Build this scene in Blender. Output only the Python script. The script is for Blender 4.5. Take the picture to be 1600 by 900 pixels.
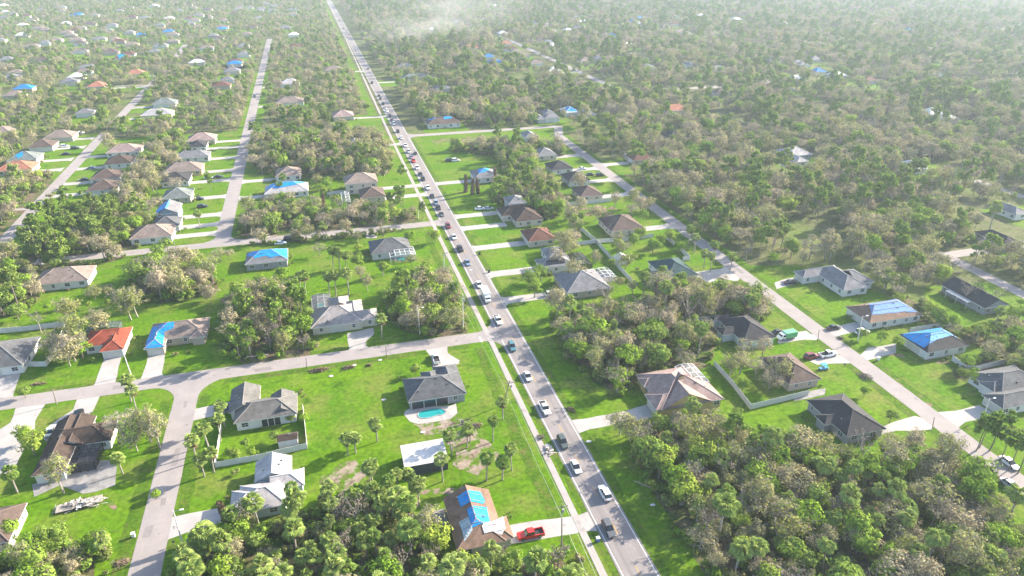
import bpy, bmesh, math, random
from mathutils import Vector, noise as mnoise
from mathutils.geometry import tessellate_polygon
R = math.radians
sc = bpy.context.scene
for _o in list(bpy.data.objects): bpy.data.objects.remove(_o)
COL = sc.collection

# ------------------------------------------------------------------ camera, sky, sun, exposure
cd = bpy.data.cameras.new('camera'); cam = bpy.data.objects.new('camera', cd); COL.objects.link(cam)
CAM_PITCH, CAM_YAW = R(26.797), R(15.583)
cam.location = (0, 0, 110); cam.rotation_euler = (math.pi / 2 - CAM_PITCH, 0, -CAM_YAW)
cd.sensor_width = 36; cd.lens = 36 * 1085 / 1600; cd.clip_start = 1; cd.clip_end = 30000
sc.camera = cam
SUN_AZ, SUN_EL = R(14), R(24.5)          # azimuth measured from +X towards +Y
wd = bpy.data.worlds.new('World'); sc.world = wd; wd.use_nodes = True
nt = wd.node_tree; bg = nt.nodes['Background']
sky = nt.nodes.new('ShaderNodeTexSky'); sky.sky_type = 'NISHITA'; sky.sun_disc = False
sky.sun_elevation = SUN_EL; sky.sun_rotation = math.pi / 2 - SUN_AZ
sky.air_density = 1.0; sky.dust_density = 1.5
nt.links.new(sky.outputs[0], bg.inputs[0]); bg.inputs[1].default_value = 0.125
sd = bpy.data.lights.new('sun', 'SUN'); sun = bpy.data.objects.new('sun', sd); COL.objects.link(sun)
sd.energy = 4.8; sd.angle = R(0.55); sd.color = (1.0, 0.88, 0.72)
sun.rotation_euler = Vector((math.cos(SUN_AZ) * math.cos(SUN_EL), math.sin(SUN_AZ) * math.cos(SUN_EL), math.sin(SUN_EL))).to_track_quat('Z', 'Y').to_euler()
sc.view_settings.view_transform = 'Standard'; sc.view_settings.look = 'None'
sc.view_settings.exposure = 1.95; sc.view_settings.gamma = 1.0
sc.render.engine = 'CYCLES'
sc.cycles.use_denoising = True
sc.cycles.max_bounces = 6; sc.cycles.diffuse_bounces = 3; sc.cycles.glossy_bounces = 2
sc.cycles.transparent_max_bounces = 8; sc.cycles.volume_bounces = 0; sc.cycles.transmission_bounces = 2

# ------------------------------------------------------------------ measured places (metres; x across, y along the main road)
HOUSES = [
 ('dark brown shingle house with a wrecked patio screen, beside the wide pale driveway', [[-71.25, -64.46, 143.5, 164.03, 'lrn'], [-71.3, -56.98, 152.56, 160.86, 'lrnf'], [-68.59, -62.53, 152.56, 164.0, 'lr']], 'brown', 'white', 'f', 2.75, None),
 ('grey roofed white house with a fenced back yard beside the junction', [[-30.82, -23.38, 156.39, 166.92, 'lr'], [-29.21, -13.98, 151.37, 160.47, 'lrnf'], [-20.62, -14.71, 152.59, 161.62, 'lr']], 'grey', 'white', 'l', 2.75, (2, 0.42, 0.72)),
 ('pale aqua house with light grey roof below the fenced yard', [[-23.23, -15.24, 127.98, 135.21, 'lr'], [-19.75, -12.55, 124.49, 130.15, 'rnf'], [-26.15, -16.1, 119.38, 127.8, 'lrnf'], [-27.73, -21.63, 119.49, 126.54, 'lnf']], 'palegrey', 'aqua', 'l', 2.75, None),
 ('dark grey roofed house with a kidney shaped pool on its patio', [[13.54, 29.06, 148.5, 159.6, 'lrnf'], [22.35, 29.06, 154.68, 163.2, 'lrf'], [18.67, 23.55, 155.76, 161.51, 'lrf']], 'slate', 'greywall', 'f', 2.75, (0, 0.06, 0.68)),
 ('brown roofed house with bright blue tarps on its ridge near the red pickup', [[15.98, 26.01, 97.3, 112.32, 'lrn'], [21.78, 27.69, 97.69, 103.69, 'rnf']], 'tan', 'cream', 'r', 2.75, None),
 ('pink shingle roof house with yellow walls and a screened pool', [[75.1, 93.05, 128.04, 135.49, 'lrn'], [75.65, 89.63, 128.04, 144.66, 'lrf'], [73.85, 79.0, 128.27, 135.26, 'lnf'], [75.23, 80.1, 138.45, 142.56, 'lnf']], 'pink', 'yellow', 'l', 2.75, None),
 ('charcoal roof house with a screened porch at the edge of the big wood', [[113.35, 124.69, 106.42, 121.87, 'lrnf'], [111.16, 117.19, 111.66, 115.79, 'lnf']], 'charcoal', 'greywall', 'r', 2.75, None),
 ('brown hip roof house behind the uprooted oak, red car on its drive', [[113.36, 123.42, 129.12, 143.02, 'lrnf']], 'mocha', 'beige', 'r', 2.75, None),
 ('charcoal roof house with pale aqua walls, green truck on its drive', [[113.56, 124.81, 151.63, 166.49, 'lrnf'], [109.82, 114.52, 156.88, 161.37, 'lnf'], [111.69, 117.81, 165.41, 168.13, 'lnf']], 'charcoal', 'aqua', 'r', 2.75, None),
 ('long grey roof house with white walls backing on the pine wood', [[165.15, 175.83, 172.3, 190.8, 'lrnf'], [158.13, 169.51, 184.53, 190.22, 'lnf'], [173.15, 180.22, 175.16, 186.1, 'rnf']], 'midgrey', 'white', 'l', 2.75, None),
 ('house with a pale blue tarp over nearly all of its tan roof', [[157.84, 178.04, 151.19, 162.45, 'lrnf'], [158.95, 164.37, 154.96, 160.88, 'lnf']], 'tan', 'white', 'l', 2.75, None),
 ('house with a bright blue tarp on its dark hip roof, brown flower bed', [[161.58, 176.89, 132.17, 143.12, 'lrnf']], 'charcoal', 'white', 'l', 2.75, None),
 ('white house with layered dark grey hips and a wide garage', [[163.99, 180.0, 109.75, 120.51, 'lrnf'], [163.2, 169.88, 111.52, 116.46, 'lnf'], [159.11, 180.0, 104.99, 111.55, 'lrnf']], 'slate', 'white', 'l', 2.75, None),
 ('long charcoal gable house with a white patio roof', [[200.61, 210.75, 149.24, 167.31, 'lr']], 'charcoal', 'greywall', 'r', 2.75, None),
 ('dark hip roof house beside the leaning power pole', [[252.28, 260.5, 187.64, 202.99, 'lrnf']], 'charcoal', 'greywall', 'n', 2.75, None),
 ('cream house with pale grey tile roof and an arched entry', [[-9.94, 6.05, 194.53, 207.68, 'lrnf'], [0.7, 10.79, 195.51, 202.26, 'rnf'], [0.95, 6.65, 199.9, 209.62, 'lrf'], [-3.81, 2.63, 206.48, 213.55, 'lrf'], [-6.41, -2.43, 195.48, 201.52, 'lr']], 'paletile', 'cream', 'n', 2.75, None),
 ('red roofed white house with a leaning white pole on its lawn', [[-69.21, -62.75, 196.95, 210.33, 'lrnf'], [-74.6, -65.17, 201.14, 210.71, 'lnf']], 'red', 'white', 'n', 2.75, None),
 ('house half under a blue tarp, half beige tile, by the street corner', [[-57.11, -51.44, 195.1, 208.54, 'lrnf'], [-57.04, -40.38, 199.64, 210.5, 'lrnf'], [-45.07, -40.61, 198.04, 202.65, 'lrn']], 'beigetile', 'beige', 'n', 2.75, None),
 ('slate roof house with grey drive at the left picture edge', [[-104.76, -88.24, 195.25, 211.46, 'lrnf']], 'slate', 'white', 'n', 2.75, None),
 ('beige roofed white house on the middle cross street, left', [[-102.0, -84.48, 250.63, 263.13, 'lrnf']], 'beigetile', 'white', 'f', 2.75, None),
 ('grey roof house with silver pool cage above the brown thicket', [[74.0, 89.86, 195.67, 211.42, 'lrnf']], 'midgrey', 'beige', 'l', 2.75, None),
 ('grey roof house with black solar panels beside a round pool', [[76.48, 84.54, 223.72, 234.16, 'lrnf'], [71.33, 84.16, 216.87, 224.8, 'lrnf']], 'midgrey', 'white', 'l', 2.75, None),
 ('dark green roof house with a pink banner by the vine covered snag', [[111.26, 123.87, 196.71, 212.16, 'lrnf'], [107.67, 116.48, 196.33, 203.6, 'lnf']], 'green', 'white', 'r', 2.75, None),
 ('dark brown hip house right of the main road, above the reddish one', [[75.13, 87.54, 263.54, 277.54, 'lrnf'], [71.27, 82.67, 271.23, 281.98, 'lnf']], 'brown', 'cream', 'l', 2.75, None),
 ('reddish brown hip house right of the main road with cream walls', [[74.16, 85.8, 241.62, 254.02, 'lrnf']], 'redbrown', 'cream', 'l', 2.75, None),
 ('tall grey two storey house behind the dark brown hip house', [[76.38, 84.93, 278.98, 288.98, 'lrnf']], 'midgrey', 'greywall', 'l', 5.0, None),
 ('brown roof house with white fence behind the reddish hip house', [[109.92, 124.77, 242.54, 258.66, 'lrnf'], [109.56, 115.63, 245.57, 250.77, 'ln']], 'mocha', 'cream', 'r', 2.75, None),
 ('nearly black roof house with a screened pool on the middle street', [[13.17, 28.69, 246.07, 259.07, 'lrnf']], 'slate', 'white', 'f', 2.75, None),
 ('house under bright blue tarps on the middle cross street', [[-32.35, -17.07, 248.84, 260.34, 'lrnf']], 'midgrey', 'greywall', 'f', 2.75, None),
 ('pale roof house with a blue tarp behind the leafless oaks', [[-28.44, -8.33, 328.88, 341.88, 'lrnf']], 'palegrey', 'white', 'l', 2.75, None),
 ('small taupe hip house behind the tarped pale roof', [[-24.15, -11.44, 355.03, 368.03, 'lrnf']], 'beigetile', 'white', 'l', 2.75, None),
 ('tall two storey tan hip house left of the main road', [[8.45, 24.24, 325.58, 338.58, 'lrnf']], 'beigetile', 'cream', 'r', 5.4, None),
 ('brown roof house beside a small screened lanai, left of main road', [[14.48, 26.06, 311.22, 324.22, 'lrnf']], 'mocha', 'cream', 'r', 2.75, None),
 ('blue walled house with a blue tarp on its west slope', [[-72.3, -62.64, 309.46, 321.96, 'lr']], 'midgrey', 'bluewall', 'r', 4.2, None),
 ('grey and brown gabled house below the blue walled one', [[-72.07, -60.97, 297.57, 308.27, 'lrnf']], 'slate', 'white', 'r', 2.75, None),
 ('beige roof house with white screen cage on the street corner', [[-78.15, -62.22, 286.33, 299.33, 'lrnf']], 'beigetile', 'white', 'r', 2.75, None),
 ('grey green hip house with a dark car on its drive', [[-73.58, -60.88, 334.21, 347.21, 'lrnf']], 'greygreen', 'beige', 'r', 2.75, None),
 ('black hip roof house on the left street', [[-78.28, -64.87, 360.43, 373.43, 'lrnf']], 'charcoal', 'white', 'r', 2.75, None),
 ('tan hip roof house with mustard walls on the left street', [[-79.55, -60.78, 377.47, 390.47, 'lrnf']], 'beigetile', 'yellow', 'r', 2.75, None),
 ('grey roof house with long white wall on the left street', [[-78.13, -59.88, 403.0, 413.63, 'lrnf']], 'midgrey', 'white', 'r', 2.75, None),
 ('pink tile house with a white cage, topmost of the left street row', [[-76.22, -60.15, 439.97, 452.97, 'lrnf']], 'pink', 'cream', 'r', 2.75, None),
 ('small dark hip house below the pink tile one', [[-72.48, -63.63, 424.95, 437.95, 'lrnf']], 'charcoal', 'white', 'r', 2.75, None),
 ('brown hip house at the top of the far left street row', [[-116.14, -98.73, 424.97, 437.97, 'lrnf']], 'pink', 'white', 'l', 2.75, None),
 ('dark brown hip house, second in the far left street row', [[-112.15, -98.33, 401.15, 414.15, 'lrnf']], 'brown', 'white', 'l', 2.75, None),
 ('taupe hip house, third in the far left street row', [[-112.68, -99.02, 374.83, 387.83, 'lrnf']], 'mocha', 'white', 'l', 2.75, None),
 ('brown and tan hip house, last in the far left street row', [[-110.07, -96.38, 356.21, 369.21, 'lrnf']], 'mocha', 'white', 'l', 2.75, None),
 ('tan tile house at the end of the far left street, white car beside', [[-159.28, -143.31, 469.82, 482.82, 'lrnf']], 'beigetile', 'cream', 'r', 2.75, None),
 ('grey brown hip house, left of the far left street', [[-161.5, -148.59, 448.9, 461.9, 'lrnf']], 'mocha', 'white', 'r', 2.75, None),
 ('tan tile house at the left edge in the trees', [[-194.74, -182.94, 491.73, 504.73, 'lrnf']], 'beigetile', 'cream', 'r', 2.75, None),
 ('house with royal blue tarps left of the far left street', [[-163.76, -149.2, 422.57, 435.57, 'lrnf']], 'greygreen', 'white', 'r', 2.75, None),
 ('orange tile house left of the far left street', [[-162.9, -145.66, 402.89, 415.89, 'lrnf']], 'terracotta', 'cream', 'r', 2.75, None),
 ('tan roof house left of the main road, half hidden by oaks', [[-27.8, -8.21, 534.96, 547.96, 'lrnf']], 'beigetile', 'white', 'l', 2.75, None),
 ('pinkish roof house in the oaks left of the main road', [[9.75, 23.75, 479.73, 492.73, 'lrnf']], 'pink', 'cream', 'r', 2.75, None),
 ('white edged brown roof house with two small blue tarps', [[67.23, 88.93, 441.77, 454.77, 'lrnf']], 'mocha', 'white', 'n', 2.75, None),
 ('grey roof house with a square blue tarp behind brown palms', [[71.59, 84.27, 325.65, 338.65, 'lrnf']], 'midgrey', 'white', 'l', 2.75, None),
 ('small grey roof peeping through the trees left of the main road', [[14.95, 23.1, 405.66, 418.66, 'lrnf']], 'midgrey', 'white', 'r', 2.75, None),
 ('pinkish brown roof house in the trees right of the right street', [[160.84, 173.72, 333.22, 346.22, 'lrnf']], 'redbrown', 'beige', 'l', 2.75, None),
 ('grey and tan hip house at the top of the right street', [[113.57, 124.93, 354.62, 367.62, 'lrnf']], 'midgrey', 'cream', 'r', 2.75, None),
 ('charcoal roofed long house below the grey and tan hip house', [[112.99, 124.99, 328.56, 341.56, 'lrnf']], 'charcoal', 'white', 'r', 2.75, None),
 ('long black roof house with a black van on its drive', [[114.88, 126.56, 308.28, 321.28, 'lrnf']], 'charcoal', 'white', 'r', 2.75, None),
 ('brown hip house just above the white board fence', [[112.58, 124.16, 285.61, 298.61, 'lrnf']], 'mocha', 'cream', 'r', 2.75, None),
 ('grey house with violet roof in the trees by the upper cross road', [[118.56, 126.61, 394.71, 407.71, 'lrnf']], 'midgrey', 'white', 'f', 2.75, None),
 ('house with orange and dark blue roof halves in a far clearing', [[232.71, 251.33, 436.17, 449.17, 'lrnf']], 'terracotta', 'white', 'n', 2.75, None),
 ('long tan roof house at the far clearing beside a blue pool', [[251.14, 265.29, 392.76, 405.76, 'lrnf']], 'mocha', 'beige', 'n', 2.75, None),
 ('dark and tan roof house under the far clearing', [[200.42, 213.04, 369.6, 382.6, 'lrnf']], 'charcoal', 'beige', 'f', 2.75, None),
 ('grey house with green gable in a clearing of the right wood', [[246.93, 261.54, 317.96, 330.96, 'lrnf']], 'palegrey', 'bluewall', 'l', 2.75, None),
 ('small white shed roof house by the grey clearing house', [[243.97, 251.18, 306.9, 319.24, 'lrnf']], 'palegrey', 'white', 'l', 2.75, None),
 ('bright white roof house deep in the right wood', [[290.78, 302.62, 279.04, 292.04, 'lrnf']], 'whiteroof', 'white', 'l', 2.75, None),
 ('grey roof house at the right edge with a white wall', [[285.79, 293.45, 213.31, 226.31, 'lrnf']], 'midgrey', 'white', 'r', 2.75, None),
 ('dark blue roof house with blue tarps by the upper cross road', [[163.95, 174.25, 450.96, 463.96, 'lrnf']], 'whiteroof', 'white', 'n', 2.75, None),
 ('white roof house with a torn blue tarp beside the two blue roofs', [[172.32, 182.37, 440.33, 453.33, 'lrnf']], 'palegrey', 'white', 'n', 2.75, None),
 ('grey double gable house by the upper cross road', [[139.31, 145.22, 436.92, 449.92, 'lrnf']], 'midgrey', 'bluewall', 'n', 2.75, None),
 ('grey low hip house behind the double gable one', [[147.47, 156.57, 447.29, 460.29, 'lrnf']], 'midgrey', 'greywall', 'n', 2.75, None),
 ('light grey hip house beyond the far left junction', [[-113.69, -97.78, 555.19, 568.19, 'lrnf']], 'greygreen', 'white', 'l', 2.75, None),
 ('white and blue roof house in front of the light grey hip house', [[-114.7, -95.03, 518.12, 531.12, 'lrnf']], 'palegrey', 'cream', 'l', 2.75, None),
 ('red tile house near the far left junction', [[-157.94, -141.97, 694.03, 707.03, 'lrnf']], 'terracotta', 'cream', 'r', 2.75, None),
 ('brown roof house with a royal blue tarp, far upper left', [[-188.83, -172.91, 796.24, 809.24, 'lrnf']], 'redbrown', 'white', 'r', 2.75, None),
 ('orange tile house at the left street bend, far left', [[-175.48, -162.27, 640.04, 653.04, 'lrnf']], 'terracotta', 'cream', 'r', 2.75, None),
 ('grey long house at the right of the main road, far up the queue', [[73.18, 97.71, 606.3, 619.3, 'lrnf']], 'greygreen', 'white', 'l', 2.75, None),
 ('tan hip house at the left of the main road, far up the queue', [[10.93, 27.38, 667.24, 680.24, 'lrnf']], 'beigetile', 'beige', 'r', 2.75, None),
 ('grey white gable house between the left street and main road', [[-26.61, -10.57, 610.06, 623.06, 'lrnf']], 'palegrey', 'white', 'l', 2.75, None),
 ('orange roof house in the far wood right of the smoke', [[161.26, 179.93, 773.61, 786.61, 'lrnf']], 'terracotta', 'cream', 'l', 2.75, None),
 ('white roofed house with a long driveway on the far right street', [[205.16, 217.2, 610.5, 623.5, 'lrnf']], 'whiteroof', 'white', 'r', 2.75, None),
 ('brown and cream house on the far right street', [[200.77, 213.39, 537.76, 550.76, 'lrnf']], 'mocha', 'cream', 'r', 2.75, None),
 ('bright blue tarp house in the far right wood', [[341.48, 349.46, 606.85, 619.85, 'lrnf']], 'midgrey', 'white', 'l', 2.75, None),
 ('brown roof house cut off by the lower left picture edge', [[-82.35, -69.35, 123.73, 134.76, 'lrnf']], 'mocha', 'white', 'l', 2.75, None),
]
TARPS = [
 ('bright blue tarp across the rear ridge of the brown roof', 4, [(18.74, 110.55), (23.77, 110.75), (24.18, 108.07), (23.81, 107.01), (20.9, 107.16), (18.76, 107.33)], 'blue'),
 ('bright blue tarp over the middle ridge of the brown roof', 4, [(19.78, 105.72), (20.73, 105.88), (24.13, 105.99), (23.85, 101.63), (19.79, 100.77)], 'blue'),
 ('white roofing membrane over the garage valley of the brown roof', 4, [(21.98, 100.75), (27.07, 103.64), (26.36, 99.72), (25.29, 98.62), (24.41, 99.46), (21.95, 99.31)], 'white'),
 ('pale blue grey sheet on the brown roof beside the middle tarp', 4, [(17.63, 103.62), (19.64, 103.54), (19.75, 100.58), (17.58, 98.69)], 'paleblue'),
 ('pale blue sheet covering the wide flat roof by the parked white car', 10, [(164.37, 160.23), (177.52, 162.27), (176.98, 152.2), (172.8, 152.65), (172.69, 153.04), (160.1, 153.77)], 'sky'),
 ('bright blue tarp on the dark hip roof above the flower bed', 11, [(161.85, 142.62), (176.79, 142.65), (176.79, 136.53), (167.7, 135.36), (165.73, 134.82), (162.23, 134.39)], 'blue'),
 ('blue tarp over the garage end of the beige tile roof', 17, [(-56.96, 195.41), (-56.8, 207.67), (-49.7, 204.73), (-49.82, 202.69), (-52.15, 202.07), (-52.09, 199.33), (-51.62, 195.2)], 'blue'),
 ('bright blue tarp on the roof by the middle cross street', 28, [(-32.19, 257.02), (-29.06, 260.24), (-25.51, 260.24), (-24.64, 260.24), (-23.78, 260.24), (-17.58, 260.24), (-17.17, 250.37), (-20.75, 251.24), (-23.05, 250.7), (-24.9, 251.78), (-28.68, 251.25)], 'blue'),
 ('bright blue tarp on the pale roof behind the leafless oaks', 29, [(-27.95, 334.18), (-23.91, 341.78), (-17.96, 341.78), (-8.79, 341.78), (-13.09, 333.17), (-17.88, 341.78), (-20.89, 341.78), (-22.89, 331.67)], 'blue'),
 ('cyan blue tarp on the west slope of the blue walled house', 33, [(-72.2, 310.07), (-71.14, 317.72), (-67.28, 321.86), (-66.99, 309.56)], 'blue'),
 ('royal blue tarp left of the far left street', 49, [(-162.06, 427.95), (-163.66, 435.47), (-159.64, 435.47), (-156.08, 425.75), (-158.37, 424.16)], 'blue'),
 ('small blue tarp on the left end of the brown roof', 53, [(68.55, 454.67), (74.98, 454.67), (73.02, 446.58), (69.26, 449.5)], 'blue'),
 ('small blue tarp on the middle of the brown roof', 53, [(81.67, 454.67), (86.33, 454.67), (83.87, 446.21), (78.43, 445.73)], 'blue'),
 ('square blue tarp on the grey roof behind brown palms', 54, [(76.03, 338.55), (82.62, 338.55), (79.75, 330.01), (74.41, 328.51)], 'blue'),
 ('torn blue tarp at the rear of the grey roof', 54, [(72.78, 338.55), (76.77, 338.55), (79.62, 338.55), (76.13, 338.55)], 'blue'),
 ('royal blue tarp on the house by the upper cross road', 69, [(164.59, 456.9), (172.0, 463.86), (174.15, 463.86), (172.88, 451.77), (165.49, 451.78)], 'blue'),
 ('blue tarp on the white roof by the upper cross road', 70, [(173.34, 446.77), (180.71, 453.23), (182.27, 453.23), (174.01, 441.42)], 'blue'),
 ('royal blue tarp on the brown roof far upper left', 76, [(-184.95, 800.7), (-185.3, 809.14), (-176.32, 801.84), (-177.5, 796.34), (-182.36, 796.34)], 'blue'),
 ('blue tarp of the far right wood', 84, [(343.42, 619.75), (349.36, 619.75), (349.36, 619.75), (346.68, 608.75)], 'blue'),
]
SOLAR = [
 21,
 [(74.05, 219.68), (81.2, 219.71), (81.22, 217.78), (74.04, 217.72)],
]
SHEDS = [
 ('white metal roof workshop with dark grey walls between palms', [9.28, 19.41, 123.89, 131.05], 3.0, 'whiteroof', 'darkwall'),
 ('small brown roof garden shed inside the white fenced yard', [-18.75, -13.98, 141.78, 144.82], 2.2, 'brown', 'white'),
 ('white garden shed in the fenced lawn near the vine snag', [101.55, 106.57, 217.1, 221.21], 2.2, 'whiteroof', 'white'),
]
DRIVES = [
 [(-70.93, 177.69), (-65.31, 178.04), (-65.5, 174.2), (-65.52, 170.37), (-66.75, 168.15), (-70.41, 167.12), (-72.53, 164.17), (-73.57, 160.19), (-74.58, 161.73), (-74.33, 167.31), (-73.01, 169.67), (-70.58, 172.73)],
 [(-40.21, 125.18), (-31.02, 125.22), (-27.91, 125.43), (-27.32, 120.83), (-30.61, 120.63), (-36.73, 119.6), (-40.0, 118.57)],
 [(-40.5, 164.34), (-36.18, 164.96), (-31.45, 165.44), (-31.19, 160.32), (-34.17, 160.22), (-40.2, 159.24)],
 [(22.74, 176.9), (22.48, 178.22), (29.39, 177.88), (28.91, 176.24), (28.74, 173.68), (31.26, 168.75), (30.42, 166.93), (23.11, 166.95), (23.48, 172.72)],
 [(27.97, 103.62), (28.91, 103.66), (35.84, 103.28), (42.68, 102.32), (45.35, 102.98), (46.62, 101.86), (46.48, 99.07), (46.13, 97.03), (42.51, 98.04), (41.03, 97.86), (31.94, 98.33), (26.69, 98.92)],
 [(52.82, 133.66), (56.71, 133.21), (67.11, 133.38), (74.93, 134.55), (74.12, 129.09), (66.35, 128.98), (56.53, 129.04), (53.05, 128.1)],
 [(145.5, 111.42), (150.75, 110.53), (158.59, 110.74), (159.87, 106.1), (149.09, 105.9), (145.43, 104.61), (140.35, 105.45), (141.42, 108.95)],
 [(121.3, 109.24), (128.57, 110.28), (132.45, 111.0), (138.59, 111.58), (141.42, 108.95), (138.8, 105.88), (134.71, 106.37), (129.64, 107.87), (122.96, 107.49)],
 [(150.85, 142.73), (153.76, 142.55), (160.61, 142.43), (156.49, 138.05), (152.1, 137.57), (149.27, 137.33), (144.24, 136.65), (144.76, 139.49)],
 [(143.91, 155.74), (151.85, 156.31), (157.7, 157.1), (160.2, 152.37), (153.95, 152.05), (145.86, 150.73), (145.48, 152.71)],
 [(149.82, 188.7), (153.17, 189.74), (158.76, 190.45), (157.97, 186.25), (149.58, 184.56), (147.45, 183.95)],
 [(126.1, 152.18), (128.74, 156.04), (135.55, 156.5), (139.38, 156.45), (139.41, 154.4), (141.13, 151.58), (138.53, 150.66), (135.59, 151.81), (131.86, 151.87)],
 [(129.02, 140.9), (132.71, 141.95), (134.79, 142.28), (139.3, 141.93), (140.22, 140.76), (140.08, 136.93), (135.8, 137.95), (130.02, 138.86)],
 [(0.71, 193.42), (8.88, 194.78), (8.83, 190.82), (5.92, 186.67), (5.95, 184.09), (7.06, 182.33), (-0.22, 181.14), (0.56, 182.77)],
 [(-68.78, 197.9), (-64.23, 197.96), (-62.8, 182.87), (-68.26, 182.94), (-68.05, 184.63)],
 [(-56.42, 195.25), (-51.97, 195.75), (-51.06, 184.7), (-50.26, 182.77), (-56.6, 182.03), (-56.21, 184.91)],
 [(-98.32, 201.39), (-95.14, 191.65), (-92.83, 184.0), (-90.49, 183.55), (-87.7, 182.97), (-88.29, 185.57), (-89.51, 195.75), (-90.22, 199.59)],
 [(-85.21, 177.28), (-87.16, 181.23), (-78.47, 178.02), (-78.79, 170.36), (-77.54, 166.0), (-77.75, 156.47), (-77.42, 150.98), (-79.97, 149.46), (-82.52, 149.45), (-88.0, 165.9), (-86.18, 168.85), (-84.51, 171.05)],
 [(12.43, 275.34), (12.15, 277.25), (18.29, 276.77), (17.9, 275.03), (17.26, 268.62), (13.42, 269.11)],
 [(126.41, 203.0), (131.16, 202.15), (135.92, 201.29), (141.08, 200.32), (141.73, 196.4), (137.46, 193.04), (132.81, 197.51), (127.68, 193.11), (126.2, 197.98)],
]
PATIOS = [
 [(-65.17, 149.84), (-59.09, 148.91), (-55.3, 148.25), (-53.88, 138.95), (-57.54, 137.87), (-60.1, 137.9), (-65.89, 142.3), (-70.25, 139.71), (-72.01, 144.36), (-65.66, 144.74)],
 [(-66.36, 156.52), (-60.67, 156.18), (-59.78, 147.95), (-65.72, 148.47)],
 [(12.12, 147.54), (12.8, 149.09), (14.23, 149.79), (24.66, 147.99), (26.08, 148.66), (25.6, 144.48), (23.58, 142.5), (19.41, 142.3), (15.1, 142.6), (13.17, 144.26)],
 [(13.31, 112.11), (16.19, 112.02), (16.22, 107.35), (13.14, 107.2)],
 [(89.81, 148.92), (95.89, 148.85), (95.7, 139.23), (90.34, 139.92)],
 [(-9.3, 222.78), (-3.44, 221.98), (-3.66, 212.4), (-9.68, 212.91)],
 [(20.47, 253.12), (30.39, 253.61), (29.48, 243.27), (20.06, 244.37)],
 [(112.68, 125.5), (115.3, 127.77), (120.71, 128.31), (124.72, 128.23), (122.49, 125.76), (116.56, 125.4)],
 [(88.92, 213.92), (97.18, 213.52), (96.25, 205.43), (91.17, 205.06)],
]
POOLS = [
 ('kidney shaped turquoise pool on the white patio of the dark grey roofed house', [(15.5, 146.14), (15.94, 147.18), (16.73, 147.81), (18.16, 147.98), (20.4, 147.93), (21.72, 147.46), (22.65, 146.35), (22.96, 145.32), (21.75, 144.53), (20.4, 144.77), (19.22, 144.4), (17.82, 144.24), (16.48, 144.48), (15.63, 145.18)]),
 ('teal pool inside the cage of the pink roofed house', [(90.85, 143.29), (92.53, 143.93), (93.0, 142.97), (92.8, 141.11), (91.87, 140.03), (90.58, 140.66)]),
 ('small teal pool in the cage behind the cream tile roofed house', [(-8.04, 216.36), (-5.24, 216.77), (-5.2, 212.83), (-8.13, 212.87)]),
 ('turquoise pool beside the nearly black roofed house', [(22.51, 247.79), (27.49, 247.98), (27.66, 244.81), (26.39, 243.11), (22.41, 243.71)]),
 ('round green pool under the black screen by the solar house', [(87.04, 224.68), (88.68, 226.76), (90.42, 226.79), (90.98, 224.59), (89.7, 221.44), (88.03, 220.42), (86.59, 221.12)]),
 ('bright blue pool in the trees by the black roof row', [(108.49, 342.45), (111.79, 342.52), (110.04, 336.14), (106.52, 335.2)]),
]
CAGES = [
 ('white framed pool cage at the corner of the pink roofed house', [(87.61, 145.35), (93.46, 145.13), (93.21, 135.92), (88.0, 136.33)], 2.7, 'white'),
 ('grey pool cage behind the cream tile roofed house', [(-9.08, 217.92), (-3.17, 217.08), (-3.58, 207.38), (-9.45, 207.88)], 2.4, 'grey'),
 ('white framed pool cage of the nearly black roofed house', [(20.24, 249.24), (30.0, 249.74), (29.17, 239.98), (19.79, 243.62)], 2.6, 'white'),
 ('silver framed pool cage above the brown thicket', [(87.63, 210.99), (95.39, 210.71), (94.8, 203.48), (90.3, 203.39)], 2.6, 'white'),
 ('low black dome screen over the round pool', [(87.39, 228.24), (92.47, 227.87), (90.14, 217.36), (83.85, 216.21)], 2.0, 'black'),
 ('green hooped screen cage behind the red roofed house', [(-77.04, 216.24), (-67.92, 217.16), (-66.94, 213.05), (-76.03, 212.59)], 2.0, 'green'),
 ('small white lanai cage beside the brown roofed house', [(6.42, 322.41), (9.96, 323.81), (9.53, 309.99), (5.89, 308.78)], 2.3, 'white'),
 ('wrecked dark cage frame on the patio of the dark brown house', [(-64.48, 153.19), (-59.64, 153.05), (-58.75, 145.93), (-63.92, 145.5)], 2.2, 'black'),
]
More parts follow.
